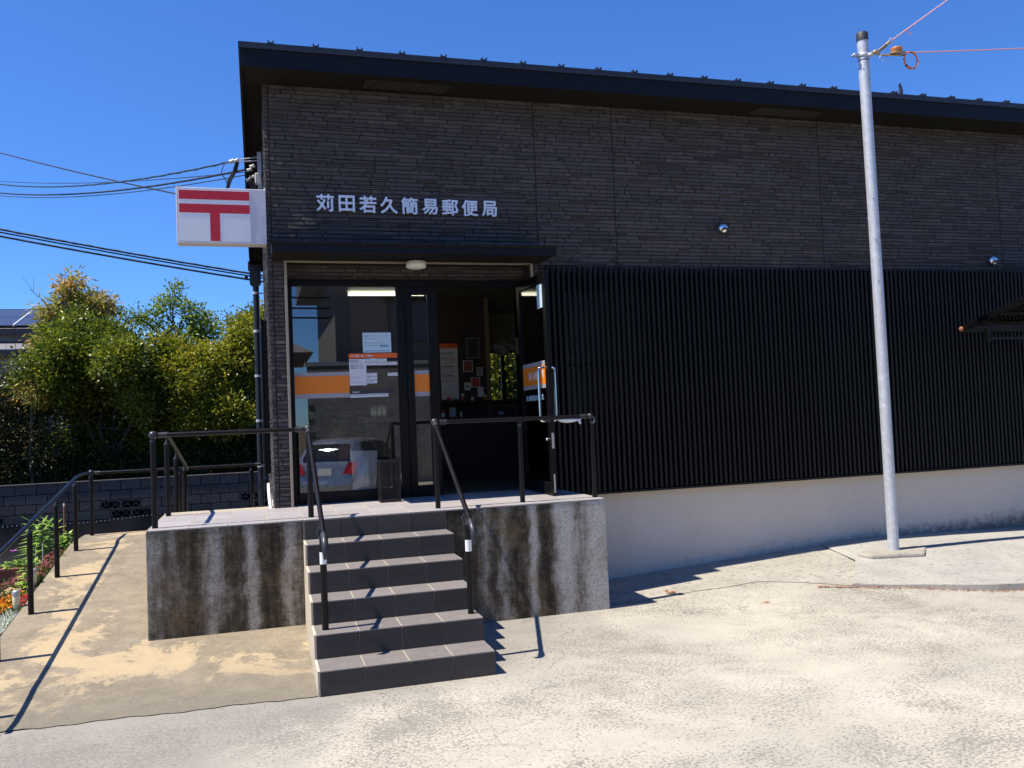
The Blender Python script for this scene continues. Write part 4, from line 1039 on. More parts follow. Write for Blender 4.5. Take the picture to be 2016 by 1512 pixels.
cable('support_wire', 'pink sheathed wire running right from the pole head', [(X+.38, PY-.16, zc+.0), (X+5.2, PY-.3, 6.16)], .0065, MT['pinkwire'], .03)
m = MB().tube([(X+.355, PY-.25, zc+.21), (X+.43, PY-.26, zc+.16)], .007, 6); tag(m.build('wire_offcut', MT['pinkwire']), 'bent pink wire end below the steep wire', 'wire')

# ------------------------------------------------------------------ awning at the right edge
aw = thing('side_awning', 'dark tilted awning with bluish translucent panels at the right picture edge', 'awning', (9, 1.9, 2.6))
ax, ay0, ay1, az0 = 7.66, 2.30, .9, 2.62
asl = .25
def awz(y): return az0+(ay0-y)*asl
ang_a = math.atan(asl); rot_a = Matrix.Rotation(-ang_a, 3, 'X')
La = (ay0-ay1)/math.cos(ang_a); ym_ = (ay0+ay1)/2
for X_ in (ax, ax+1.1, ax+2.2, ax+3.3): MB().obox((X_, ym_, awz(ym_)), (.055, La, .065), rot_a).build('rafter', MT['frame'], aw, bevel=.006)
MB().box(ax-.03, ax+3.4, ay0-.02, ay0+.05, az0-.05, az0+.02).build('low_gutter', MT['frame'], aw, bevel=.012)
MB().sphere((ax-.03, ay0+.015, az0-.015), .030, 10).build('gutter_end', MT['terracotta'], aw)
for k in range(3): MB().obox((ax+.55+1.1*k, ym_, awz(ym_)+.012), (1.03, La-.06, .006), rot_a).build('panel', MT['glass'], aw)
for k in (1, 2): y_ = ay0+(ay1-ay0)*k/3; MB().obox((ax+1.65, y_, awz(y_)-.012), (3.3, .03, .03), rot_a).build('purlin', MT['frame'], aw)
MB().box(ax+.26, ax+3.4, 2.20, 2.23, 2.465, 2.495).box(ax+.22, ax+.26, 2.19, 2.24, 2.44, 2.60).build('tie_bar', MT['frame'], aw)
MB().box(ax+3.3, ax+3.38, 2.16, 2.24, .1, 2.60).build('post', MT['frame'], aw)

# ------------------------------------------------------------------ overhead cables at the left
sv = thing('service_bracket', 'service cable bracket with porcelain insulators on the gable', 'bracket', (-.3, 4.0, 4.6))
MB().box(-.275, -.232, 3.98, 4.04, 4.45, 4.86).build('plate', MT['galv'], sv)
MB().tube([(-.25, 4.0, 4.81), (-.46, 4.0, 4.77)], .007, 6).tube([(-.25, 4.0, 4.77), (-.46, 4.0, 4.745)], .007, 6).build('arm', MT['galv'], sv)
for (x, y, z, r) in ((-.50, 4.0, 4.755, .026), (-.545, 4.0, 4.745, .028), (-.33, 4.0, 4.70, .022), (-.36, 4.0, 4.66, .020), (-.33, 4.0, 4.58, .022), (-.37, 4.0, 4.55, .020)):
    MB().lathe([(.0005, -.03), (r, -.025), (r*.6, -.005), (r, .012), (r*.7, .03), (.0005, .034)], 12, (x, y, z), Matrix.Rotation(R(70), 3, 'Y')).build('insulator', MT['porcelain'], sv)
MB().box(-.305, -.235, 3.97, 4.05, 4.50, 4.62).build('junction_box', MT['porcelain'], sv, bevel=.008)
m = MB()
for k in range(4): m.tube([(-.475-.008*k, 4.0, 4.74), (-.50-.01*k, 4.0, 4.64), (-.56-.01*k, 4.0, 4.53), (-.595-.006*k, 4.0, 4.42), (-.58, 4.0, 4.15)], .009, 6)
for k in range(4): m.tube([(-.34, 4.0, 4.66-.04*k), (-.37+.02*k, 3.97, 4.5), (-.31+.015*k, 4.0, 4.36), (-.30, 4.0, 4.1)], .005, 5)
m.tube([(-.545, 4.0, 4.74), (-.62, 4.0, 4.72), (-.66, 4.0, 4.62), (-.60, 4.0, 4.50)], .005, 5)
m.build('drop_cables', MT['cable'], sv)
cable('service_cable', 'twisted teal service cable, upper one meeting the gable bracket', [(-.56, 4.0, 4.74), (-4.854-1.07, 12+2, 6.653+.5)], .010, MT['tealcable'], .22, 24, .009, span=(0, 2.2))
cable('service_cable', 'thick black service cable just below the twisted teal one', [(-.40, 4.0, 4.66), (-4.857-1.1, 14, 6.48+.47)], .012, MT['cable'], .20, 24, .006, span=(0, 2.2))
cable('service_cable', 'thin black service cable, lowest one meeting the gable bracket', [(-.40, 4.0, 4.60), (-4.858-1.1, 14, 6.413+.47)], .006, MT['cable'], .18, 20, span=(0, 2.2))
cable('service_cable', 'thin grey drop wire crossing behind the sign to the bracket', [(-.36, 4.0, 4.64), (-4.853-1.1, 14, 6.70+.47)], .005, MT['cable'], .12, 20, span=(0, 2.2))
cable('service_cable', 'black cable slanting down from top left behind the sign', [(-6.0, 14.0, 7.9), (-.26, 6.0, 4.70)], .011, MT['cable'], .06, 16, span=(-1.3, 1))
cable('street_cable', 'upper thick street cable passing behind the building at left', [(-9, 20, 7.85), (2, 20, 5.89)], .026, MT['cable'], .08, 16, .018, span=(-1.5, 1.5))
cable('street_cable', 'middle street cable of the bundle passing behind the building', [(-9, 20, 7.77), (2, 20, 5.82)], .020, MT['cable'], .08, 16, span=(-1.5, 1.5))
cable('street_cable', 'lowest thick street cable passing behind the building at left', [(-9, 20, 7.66), (2, 20, 5.71)], .028, MT['cable'], .08, 16, span=(-1.5, 1.5))

# ------------------------------------------------------------------ garden wall of concrete blocks behind
WY = 14.0
gw_ = thing('block_wall', 'dark concrete block garden wall with openwork blocks below the trees', 'wall', (-3, WY, -1))
MB().box(-9.2, 1.2, WY+.06, WY+.10, -1.1, .79).build('mortar_bed', MT['backing'], gw_)
BK = MB().box(-.194, .194, 0, .09, -.094, .094).mesh('block', .006)
def open_block():
    m = MB(); a, b_ = .194, .094
    m.box(-a, a, 0, .09, -b_, -b_+.018); m.box(-a, a, 0, .09, b_-.018, b_); m.box(-a, -a+.018, 0, .09, -b_+.018, b_-.018); m.box(a-.018, a, 0, .09, -b_+.018, b_-.018)
    for cx, cz in ((-.088, -.078), (.088, -.078), (0, .0), (-.176, .0), (.176, .0)):
        for r in (.078,):
            n = 8
            for i in range(n):
                t0, t1 = math.pi*i/n, math.pi*(i+1)/n
                p = [(cx+rr*math.cos(t), cz+rr*math.sin(t)) for rr, t in ((r-.016, t0), (r, t0), (r, t1), (r-.016, t1))]
                if all(abs(x) < a-.003 and abs(z) < b_-.003 for x, z in p): m.prism(p, .01, .08, 'y')
    return m.mesh('openwork_block')
OB = open_block()
MB().box(-9.2, 1.2, WY+.1005, WY+.11, -1.1, .785).build('wall_back', MT['backing'], gw_)
opens = set()
for r_ in range(9):
    off = .2 if r_ % 2 else 0
    for c_ in range(26):
        x = -9.0+c_*.4+off; z = .70-r_*.2
        ow = r_ in (2, 3) and (c_ % 7) in (0, 1)
        link('openwork_block' if ow else 'block', OB if ow else BK, MT['block'], gw_, (x, WY, z))
MB().box(-9.2, 1.2, WY-.01, WY+.10, .797, .83).build('coping', MT['block'], gw_, bevel=.006)
# black weed sheet with eyelets
ws = thing('weed_sheet', 'black ground sheet edged with tiny pale eyelets before the block wall', 'sheet', (-3, 13.8, -.5))
m = MB(); n = 60
def shz(x): return .045+.020*(x+3)+.025*math.sin(2.1*x)
vs = []
for i in range(n+1):
    x = -9+9.6*i/n
    vs += [(x, 13.86+.02*math.sin(5*x), shz(x)), (x, 13.82+.03*math.sin(7*x), -.35), (x, 13.72+.05*math.sin(4*x), -.75), (x, 13.2, -1.02)]
m._add(vs, [(i*4+j, (i+1)*4+j, (i+1)*4+j+1, i*4+j+1) for i in range(n) for j in range(3)], True)
m.build('cloth', MT['sheet'], ws)
m = MB()
for i in range(115):
    x = -8.9+i*.082; z = shz(x)-.02; y = 13.84+.02*math.sin(5*x)
    m.face([(x-.009, y-.012, z-.009), (x+.009, y-.012, z-.009), (x+.009, y-.012, z+.009), (x-.009, y-.012, z+.009)])
o = m.build('eyelet', MT['porcelain'], ws); o['kind'] = 'stuff'

# ------------------------------------------------------------------ trees
import numpy as np
LM['hedge'] = leafmat('evergreen_leaf', [(0,(.035,.065,.008)), (.35,(.10,.15,.012)), (.7,(.22,.25,.02)), (1,(.42,.36,.04))], .36, .44, .5, True)
LM['orange'] = leafmat('young_orange_leaf', [(0,(.15,.21,.025)), (.4,(.32,.33,.05)), (.7,(.52,.36,.08)), (1,(.64,.31,.12))], .45, .48, .4, True)
LM['light'] = leafmat('light_green_leaf', [(0,(.09,.15,.015)), (.5,(.18,.26,.02)), (1,(.36,.42,.05))], .4, .50, .4, True)
LM['gold'] = leafmat('golden_green_leaf', [(0,(.04,.07,.008)), (.35,(.15,.19,.015)), (.7,(.31,.30,.025)), (1,(.50,.42,.05))], .36, .46, .5, True)
LM['dull'] = leafmat('dull_mixed_leaf', [(0,(.025,.040,.012)), (.5,(.07,.085,.02)), (.8,(.15,.09,.045)), (1,(.25,.15,.09))], .5, .3, .4, True)
LM['shade'] = leafmat('shaded_evergreen_leaf', [(0,(.012,.028,.006)), (.6,(.03,.055,.009)), (1,(.08,.10,.016))], .4, .22, .4, True)  # evergreen leaf with the shade low in the tree row put into its colour
def leaf_cloud(name, parent, mat, blobs, ncl, per, L, W, seed, sig=.13, droop=0.0, shell=.62, upb=.25, lump=8):
    r = np.random.default_rng(seed)
    if lump:
        nb = []
        for c0, r0 in blobs:
            nb.append((c0, tuple(q*.62 for q in r0)))
            for k in range(lump):
                d0 = r.normal(size=3); d0 /= np.linalg.norm(d0); f0 = r.uniform(.55, .85); q0 = r.uniform(.26, .46)
                nb.append((tuple(np.array(c0)+d0*np.array(r0)*f0), tuple(q*q0 for q in r0)))
        blobs = nb
    vol = np.array([b[1][0]*b[1][1]*b[1][2] for b in blobs])**.7; vol /= vol.sum()
    pick = r.choice(len(blobs), ncl, p=vol)
    cc = np.array([b[0] for b in blobs])[pick]; rr = np.array([b[1] for b in blobs])[pick]
    d = r.normal(size=(ncl, 3)); d /= np.linalg.norm(d, axis=1)[:, None]
    rad = shell+(1.08-shell)*r.random(ncl)**.6
    ph = np.sin(d[:, 0]*4.1+pick)*np.cos(d[:, 2]*5.3+pick*1.7)*.14
    cen = cc+d*rr*(rad+ph)[:, None]
    n = ncl*per; cen = np.repeat(cen, per, 0); out = np.repeat(d, per, 0)
    off = r.normal(size=(n, 3))*sig; p = cen+off
    dr = off/sig*.5+out*.5+r.normal(size=(n, 3))*.5; dr[:, 2] -= droop*1.5
    dr /= np.linalg.norm(dr, axis=1)[:, None]
    nn = r.normal(size=(n, 3))*.6+out*.5; nn[:, 2] += upb
    sd_ = np.cross(dr, nn); sd_ /= (np.linalg.norm(sd_, axis=1)[:, None]+1e-6)
    nr = np.cross(sd_, dr)
    l = L*r.uniform(.6, 1.25, n)[:, None]; w_ = W*r.uniform(.7, 1.2, n)[:, None]
    a = p; b_ = p+dr*l*.5+sd_*w_*.5+nr*w_*.18; c = p+dr*l; e = p+dr*l*.5-sd_*w_*.5+nr*w_*.18
    V_ = np.stack([a, b_, c, e], 1).reshape(-1, 3)
    idx = np.arange(n)*4
    F = np.stack([idx, idx+1, idx+2, idx, idx+2, idx+3], 1).reshape(-1, 3)
    me = bpy.data.meshes.new(name); me.vertices.add(len(V_)); me.vertices.foreach_set('co', V_.astype('f4').ravel())
    me.loops.add(F.size); me.loops.foreach_set('vertex_index', F.astype('i4').ravel())
    me.polygons.add(len(F)); me.polygons.foreach_set('loop_start', np.arange(0, F.size, 3, dtype='i4'))
    me.update(calc_edges=True); me.validate()
    tint = np.clip(np.repeat(r.random(ncl), per)*.62+r.random(n)*.38, 0, 1)
    at_ = me.attributes.new('tint', 'FLOAT', 'POINT'); at_.data.foreach_set('value', np.repeat(tint, 4).astype('f4'))
    return link(name, me, mat, parent)
def limb(m, a, b_, r0, r1, rd, k=5, wob=.12):
    a, b_ = Vector(a), Vector(b_); pts = []; L = (b_-a).length
    for i in range(k+1):
        t = i/k; p = a.lerp(b_, t); s_ = math.sin(math.pi*t)*wob*L
        pts.append(p+Vector((rd.uniform(-1,1), rd.uniform(-1,1), rd.uniform(-.5,.5)))*s_*.5)
    m.tube(pts, [r0+(r1-r0)*i/k for i in range(k+1)], 7); return pts
def tree(name, lab, base, blobs, mat, ncl, per, L, W, seed, trunk_r=.07, cat='tree', group=None, split=None, **kw):
    rd = random.Random(seed); t = thing(name, lab, cat, base, group); m = MB(); base = Vector(base)
    cx = sum(b[0][0] for b in blobs)/len(blobs); cy = sum(b[0][1] for b in blobs)/len(blobs); zlo = min(b[0][2]-b[1][2] for b in blobs)
    fork = Vector((base.x*.6+cx*.4, base.y*.6+cy*.4, max(base.z+.4, zlo+.2)))
    limb(m, base, fork, trunk_r, trunk_r*.75, rd, 5, .05)
    for (c, r) in blobs:
        ps = limb(m, fork, c, trunk_r*.6, trunk_r*.25, rd, 6)
        for k in range(6):
            q = ps[rd.randint(2, 6)]; d = Vector((rd.uniform(-1,1)*r[0], rd.uniform(-1,1)*r[1], rd.uniform(-.3,1)*r[2]))
            limb(m, q, q+d*.85, trunk_r*.22, trunk_r*.06, rd, 4)
    m.build('trunk', MT['bark'], t)
    leaf_cloud('crown', t, mat, blobs, ncl, per, L, W, seed, **kw)
    return t
GZ = -1.06
GT = 'trees behind the block wall'
tree('evergreen_tree', 'big rounded evergreen at the middle of the tree row', (-3.9, 17.2, GZ),
     [((-4.15,16.3,3.75),(1.0,1.15,.95)), ((-3.4,16.2,3.45),(.95,1.15,.95)), ((-4.85,16.2,3.05),(.75,1.0,.75)), ((-2.9,16.2,2.75),(.8,1.0,.7)), ((-4.0,17.2,2.0),(1.2,.7,1.0)), ((-3.0,17.2,1.8),(1.0,.7,1.0))], LM['hedge'], 1900, 50, .095, .060, 31, .10, group=GT, sig=.12)
tree('evergreen_tree', 'golden evergreen between the middle tree and the building', (-1.9, 17.2, GZ),
     [((-2.1,16.3,3.25),(.95,1.1,.85)), ((-1.45,16.2,2.75),(.85,1.05,.85)), ((-2.5,17.0,1.9),(.9,.7,.95)), ((-1.3,16.9,1.5),(.9,.7,.9)), ((-1.0,15.9,2.1),(.55,.6,.5))], LM['gold'], 1400, 50, .092, .058, 32, .09, group=GT, sig=.12)
tree('evergreen_tree', 'tall evergreen half hidden by the building corner', (-.2, 17.4, GZ),
     [((-.45,16.9,4.0),(.85,1.1,.95)), ((-.35,16.7,3.1),(1.0,1.1,.85)), ((-.5,17.4,1.7),(1.0,.7,1.1)), ((.6,17.3,3.9),(1.0,.9,1.2))], LM['gold'], 1300, 50, .092, .058, 33, .1, group=GT, sig=.12)
tree('orange_tipped_tree', 'tree with drooping orange young leaves rising above the hedge', (-4.75, 17.9, GZ),
     [((-4.72,17.9,5.30),(.40,.4,.50)), ((-4.30,17.9,4.95),(.42,.4,.50)), ((-5.05,17.9,4.80),(.42,.4,.48)), ((-5.35,17.8,4.2),(.32,.35,.5)), ((-4.7,17.7,4.4),(.7,.5,.5))], LM['orange'], 300, 32, .16, .045, 34, .07, group=GT, sig=.11, droop=.5, lump=5)
tree('slender_tree', 'slender pale green tree with open branches above the hedge', (-2.35, 18.2, GZ),
     [((-2.40,18.2,5.50),(.16,.2,.26)), ((-2.62,18.2,5.12),(.30,.25,.16)), ((-2.15,18.2,5.05),(.28,.25,.14)), ((-2.95,18.2,4.72),(.42,.35,.22)), ((-1.85,18.2,4.62),(.50,.4,.36)), ((-3.45,18.1,4.85),(.34,.25,.12)), ((-2.25,18.1,4.25),(.55,.4,.35)), ((-1.55,18.1,4.35),(.36,.3,.28))], LM['light'], 150, 30, .09, .055, 35, .055, group=GT, sig=.09, shell=.2, lump=0)
tree('mixed_shrub', 'dull brown tinged shrub at the left end of the tree row', (-5.7, 16.2, GZ),
     [((-5.65,16.2,2.6),(.75,.6,.95)), ((-6.3,16.2,2.2),(.8,.6,.9)), ((-5.4,16.0,1.4),(.8,.6,.8)), ((-6.6,16.1,1.1),(.8,.6,.8))], LM['dull'], 560, 40, .085, .045, 36, .06, 'shrub', group=GT, sig=.14)
tree('orange_shrub', 'low orange leaved spray at the left of the tree row', (-5.25, 15.7, GZ),
     [((-5.3,15.7,2.95),(.32,.3,.22)), ((-5.05,15.6,2.75),(.28,.25,.2))], LM['orange'], 40, 26, .13, .032, 37, .04, 'shrub', group=GT, sig=.10, droop=.4)
tree('low_evergreen', 'low evergreen in shade-darkened leaf colour filling behind the wall at left', (-4.6, 16.4, GZ),
     [((-5.0,16.4,.8),(1.0,.6,.8)), ((-3.7,16.4,.7),(1.0,.6,.8)), ((-2.5,16.4,.7),(.9,.6,.7)), ((-6.4,16.3,.7),(1.0,.6,.8))], LM['shade'], 620, 40, .08, .048, 38, .06, 'shrub', group=GT, sig=.14)
tree('low_evergreen', 'low evergreen in shade-darkened leaf colour filling behind the wall beside the building', (-1.0, 16.5, GZ),
     [((-1.5,16.4,.8),(.9,.6,.8)), ((-.5,16.5,.9),(.9,.6,.9)), ((.4,16.5,1.0),(.9,.6,.9))], LM['shade'], 440, 40, .08, .048, 39, .06, 'shrub', group=GT, sig=.14)
tree('back_shrub', 'shrub in shade-darkened leaf colour standing far behind the wall at left', (-5.6, 19.2, GZ),
     [((-6.8,19.2,.9),(1.3,.7,1.5)), ((-5.2,19.2,1.0),(1.3,.7,1.6)), ((-4.0,19.2,1.0),(1.2,.7,1.6))], LM['shade'], 520, 44, .11, .075, 44, .06, 'shrub', group=GT, sig=.16, shell=.3)
tree('back_shrub', 'shrub in shade-darkened leaf colour standing far behind the wall near the building', (-1.4, 19.2, GZ),
     [((-2.7,19.2,1.1),(1.3,.7,1.6)), ((-1.3,19.2,1.2),(1.3,.7,1.7)), ((.1,19.2,1.3),(1.3,.7,1.8))], LM['shade'], 520, 44, .11, .075, 45, .06, 'shrub', group=GT, sig=.16, shell=.3)
tree('garden_shrub', 'sunlit green shrub seen through the rear window', (4.5, 10.6, GZ),
     [((4.3,10.6,2.4),(.8,.6,1.2)), ((4.9,10.7,2.6),(.8,.6,1.3)), ((4.5,10.5,1.3),(1.0,.6,1.0))], LM['gold'], 460, 40, .10, .055, 40, .06, 'shrub', sig=.14)
# bare tree at the far left
bt = thing('bare_tree', 'leafless thin twigged tree before the neighbouring roof', 'tree', (-5.95, 17.3, GZ))
m = MB(); rd = random.Random(12)
def grow(p, d, L, r, lev):
    q = p+d*L; mid_ = p.lerp(q, .5)+Vector((rd.uniform(-1,1), rd.uniform(-1,1), 0))*L*.05
    m.tube([p, mid_, q], [r, r*.85, r*.7], 5)
    if lev == 0: return
    for k in range(3 if lev > 2 else 2):
        e = (d+Vector((rd.uniform(-.75,.75), rd.uniform(-.6,.6), rd.uniform(-.05,.5)))).normalized()
        grow(p.lerp(q, rd.uniform(.55, 1)), e, L*rd.uniform(.55, .8), r*.6, lev-1)
grow(Vector((-5.95, 17.3, GZ)), Vector((.06, 0, 1)), 2.6, .055, 5)
grow(Vector((-6.3, 17.4, GZ)), Vector((.02, 0, 1)), 2.4, .045, 4)
m.build('branches', MT['twig'], bt)

# ------------------------------------------------------------------ neighbouring house with solar roof
nh = thing('neighbour_house', 'grey neighbouring house with solar panels on its hipped roof', 'house', (-11, 34, GZ))
MT['nroof'] = pm('grey_roof_tile', (.17,.17,.18), .6, var=.15, vscale=3, bmp=.4, bscale=9)
MT['nwall'] = pm('grey_siding', (.34,.36,.37), .8, var=.08, vscale=2)
MT['nfascia'] = pm('dark_fascia', (.03,.028,.03), .6, var=.1)
MT['solar'] = pm('solar_cell', (.05,.055,.085), .25, var=.15, vscale=2, objvar=.12)
MT['solarframe'] = pm('solar_frame', (.62,.64,.68), .4, .4, var=.05)
E0, E1, RZ, EZ, RY = 30.6, 38, 7.15, 5.95, 34.3
m = MB(); m.face([(-17, E0, EZ), (-5.4, E0, EZ), (-7.2, RY, RZ-.25), (-17, RY, RZ)]); m.face([(-5.4, E0, EZ), (-5.4, E1, EZ), (-7.2, RY, RZ-.25)]); m.face([(-5.4, E1, EZ), (-17, E1, EZ), (-17, RY, RZ), (-7.2, RY, RZ-.25)])
rf2 = m.build('roof', MT['nroof'], nh)
MB().box(-17, -7.2, RY-.08, RY+.08, RZ-.06, RZ+.03).build('ridge', MT['nroof'], rf2)
MB().box(-17, -5.4, E0-.05, E0+.05, EZ-.22, EZ-.02).build('gutter', MT['nfascia'], rf2)
ang = math.atan2(RZ-EZ, RY-E0); L2 = math.hypot(RZ-EZ, RY-E0)
PM = MB().box(-.78, .78, -.80, .80, 0, .04).mesh('solar_panel')
FM = MB().box(-.03, .03, -1.68, 1.68, .0, .06).mesh('panel_rail')
cN = Vector((0, -math.sin(ang), math.cos(ang)))
for i in range(6):
    for j in range(2):
        t = .95+j*1.66; x = -14.9+i*1.62
        link('solar_panel', PM, MT['solar'], rf2, Vector((x, E0+t*math.cos(ang), EZ+t*math.sin(ang)))+cN*.06, (ang, 0, 0))
    link('panel_rail', FM, MT['solarframe'], rf2, Vector((-14.9+i*1.62+.81, E0+1.78*math.cos(ang), EZ+1.78*math.sin(ang)))+cN*.065, (ang, 0, 0))
MB().box(-16.5, -5.9, 31.2, 37.5, GZ, EZ-.10).build('wall', MT['nwall'], nh)
m = MB(); m.prism([(29.0, 5.02), (31.19, 5.52), (31.19, 5.42), (29.0, 4.90)], -17, -6.8, 'x'); lr = m.build('lower_roof', MT['nroof'], nh, fix=True)
MB().box(-17, -6.8, 28.96, 29.05, 4.74, 4.98).build('lower_gutter', MT['nfascia'], lr)
MB().box(-16.5, -7.1, 29.5, 31.2, GZ, 4.92).build('wall', MT['nwall'], nh)
for x in (-10.2, -8.6):
    wn = MB().box(x, x+.9, 29.44, 29.5, 3.2, 4.2).build('window', MT['nfascia'], nh); MB().box(x+.06, x+.84, 29.43, 29.439, 3.26, 4.14).build('pane', MT['solar'], wn)

# ------------------------------------------------------------------ flower bed left of the ramp
def bz(x, y): return max(rampz(y)-.07-.55*max(0, -2.38-x), -.25)
bed = sheet('flower_bed', MT['soil'], rng(-4.4, -2.37, 16), rng(.3, 5.6, 40), lambda x, y: bz(x, y)+.012*math.sin(17*x+5*y)*math.cos(13*y), 'structure')
LM['pink'] = leafmat('pink_flower', [(0,(.45,.05,.12)), (.5,(.60,.14,.20)), (.8,(.55,.25,.20)), (1,(.35,.12,.08))], .6, .35)
LM['marigold'] = leafmat('marigold_petal', [(0,(.80,.30,.01)), (.5,(.85,.45,.02)), (.75,(.80,.14,.01)), (1,(.7,.04,.02))], .6, .3)
LM['lily'] = leafmat('lily_leaf', [(0,(.14,.28,.03)), (.6,(.30,.48,.06)), (1,(.45,.60,.12))], .35, .35)
LM['pale'] = leafmat('pale_striped_blade', [(0,(.30,.38,.28)), (.6,(.55,.60,.50)), (1,(.75,.78,.70))], .5, .3)
LM['greenlow'] = leafmat('low_green_leaf', [(0,(.05,.10,.02)), (1,(.16,.24,.04))], .45, .3)
LM['purple'] = leafmat('purple_petal', [(0,(.55,.10,.50)), (1,(.68,.18,.60))], .5, .35)
def lily(lab, x, y, h, seed, ns=4, L=.15, sp=.10):
    rd = random.Random(seed); z = bz(x, y); t = thing('lily_plant', lab, 'plant', (x, y, z)); s_ = MB(); lv = MB()
    for k in range(ns):
        bx, by = x+rd.uniform(-sp, sp), y+rd.uniform(-sp, sp); hh = h*rd.uniform(.75, 1.05); tip = Vector((bx+rd.uniform(-.05, .05), by+rd.uniform(-.05, .05), z+hh))
        s_.tube([(bx, by, z-.02), (bx, by, z+hh*.5), tip], [.006, .005, .003], 6)
        nl = 26
        for q in range(nl):
            f = .12+.88*q/nl; a = q*2.4+rd.uniform(-.3, .3); p = Vector((bx, by, z)).lerp(tip, f)
            leaf_quads(lv, p, (math.cos(a), math.sin(a), .55 if f > .8 else .15), L*(1.1-.45*f)*rd.uniform(.9, 1.3), .040, (0,0,1), .2, .25 if f < .9 else -.1)
    s_.build('stem', LM['greenlow'], t); lv.build('leaf', LM['lily'], t)
lily('tall bright green lily plant beside the ramp rail', -2.62, 4.62, .50, 41, 6, .17, .12)
lily('second leafy lily stem in front of the tall lily', -2.55, 3.62, .34, 42, 2, .11, .03)
lily('small leafy plant at the ramp edge near the third post', -2.46, 4.95, .20, 43, 3, .10, .06)
def clump(name, lab, x, y, rx, ry, h, mat, n, L, W, seed, cat='flowers', green=True):
    rd = random.Random(seed); z = bz(x, y); t = thing(name, lab, cat, (x, y, z)); lv = MB(); g = MB()
    for k in range(n):
        a = rd.uniform(0, 6.28); r = math.sqrt(rd.random()); px, py = x+math.cos(a)*r*rx, y+math.sin(a)*r*ry; zz = bz(px, py)+h*rd.uniform(.3, 1)*(1-.4*r*r)
        for q in range(3): leaf_quads(lv, (px, py, zz), (rd.uniform(-1,1), rd.uniform(-1,1), rd.uniform(.1,.9)), L, W, (rd.uniform(-1,1), rd.uniform(-1,1), .4), .2, 0)
        if green:
            for q in range(2): leaf_quads(g, (px+rd.uniform(-.03,.03), py+rd.uniform(-.03,.03), bz(px, py)-.01), (rd.uniform(-.6,.6), rd.uniform(-.6,.6), 1), h*rd.uniform(.6, 1.15), .026, (rd.uniform(-1,1), rd.uniform(-1,1), 0), .1, 0)
    if green: tag(g.build('foliage', LM['greenlow'], t), kind='stuff')
    tag(lv.build('bloom', mat, t), kind='stuff')
clump('pink_flowers', 'pink flowering ground cover along the upper ramp edge', -2.50, 4.15, .12, .55, .13, LM['pink'], 170, .024, .018, 51)
clump('pink_flowers', 'large pink flower patch before the terracotta trough', -2.78, 3.85, .22, .42, .16, LM['pink'], 230, .024, .016, 52)
clump('marigolds', 'orange and yellow marigolds by the lower solar lamp', -2.66, 3.20, .16, .26, .12, LM['marigold'], 150, .032, .028, 53)
clump('pale_flowers', 'cream flowers between pink patch and marigolds', -2.70, 3.58, .12, .12, .15, leafmat('cream_petal', [(0,(.75,.55,.25)), (1,(.8,.68,.42))]), 60, .028, .024, 54)
clump('red_flowers', 'few red flowers beside the lower solar lamp', -2.44, 2.92, .07, .14, .09, leafmat('red_petal', [(0,(.55,.02,.03)), (1,(.7,.05,.08))]), 50, .026, .022, 55)
# white striped grass
t = thing('striped_grass', 'white striped grass clump at the bed corner', 'grass', (-2.56, 2.55, bz(-2.56, 2.55))); m = MB(); rd = random.Random(8)
for k in range(330):
    px, py = -2.56+rd.gauss(0, .09), 2.52+rd.gauss(0, .22); a = rd.uniform(0, 6.28)
    leaf_quads(m, (px, py, bz(px, py)-.01), (math.cos(a)*.6, math.sin(a)*.6, 1), rd.uniform(.10, .19), .010, (math.cos(a), math.sin(a), -.3), .2, .25)
m.build('blade', LM['pale'], t)
# planter trough
t = thing('planter_trough', 'long brown terracotta trough with small plants', 'planter', (-3.05, 4.75, .2)); m = MB()
tx0, tx1, ty0, ty1, tz0, tz1 = -3.62, -2.80, 4.66, 4.90, .10, .345
m.prism([(ty0+.03, tz0), (ty1-.03, tz0), (ty1, tz1), (ty0, tz1)], tx0, tx1, 'x'); m.build('body', MT['terracotta'], t, fix=True)
m = MB(); m.box(tx0-.015, tx1+.015, ty0-.018, ty0+.012, tz1+.001, tz1+.035); m.box(tx0-.015, tx1+.015, ty1-.012, ty1+.018, tz1+.001, tz1+.035); m.box(tx0-.015, tx0+.012, ty0+.012, ty1-.012, tz1+.001, tz1+.034); m.box(tx1-.012, tx1+.015, ty0+.012, ty1-.012, tz1+.001, tz1+.034)
m.build('rim', MT['terracotta'], t, bevel=.004)
MB().box(tx0+.012, tx1-.012, ty0+.013, ty1-.013, tz1+.001, tz1+.015).build('soil', MT['soil'], t)
def little(name, lab, x, y, z, n, L, W, mat, seed, up=.4, cat='plant', spread=.07):
    rd = random.Random(seed); t = thing(name, lab, cat, (x, y, z)); m = MB()
    for k in range(n):
        a = rd.uniform(0, 6.28); leaf_quads(m, (x+rd.gauss(0, spread), y+rd.gauss(0, spread*.6), z+rd.uniform(0, .07)), (math.cos(a), math.sin(a), rd.uniform(.1, 1)*up*2), L*rd.uniform(.7, 1.2), W, (0,0,1), .15, .1)
    m.build('leaf', mat, t)
little('trough_plant', 'bright green rosette plant in the terracotta trough', -2.98, 4.76, .362, 60, .075, .035, LM['lily'], 61)
little('trough_plant', 'bronze tinged plant at the right end of the trough', -2.84, 4.76, .362, 90, .06, .03, LM['orange'], 62)
t = thing('purple_flower', 'single purple flower on a tall thin stalk above the trough', 'flower', (-2.93, 4.78, .36)); MB().tube([(-2.90, 4.78, .36), (-2.93, 4.78, .46), (-2.96, 4.79, .545)], .004, 6).build('stalk', LM['greenlow'], t); m = MB()
for k in range(5): a = k*1.257; leaf_quads(m, (-2.96, 4.79, .545), (math.cos(a), math.sin(a)*.7, .35), .045, .038, (0,0,1), .1, 0)
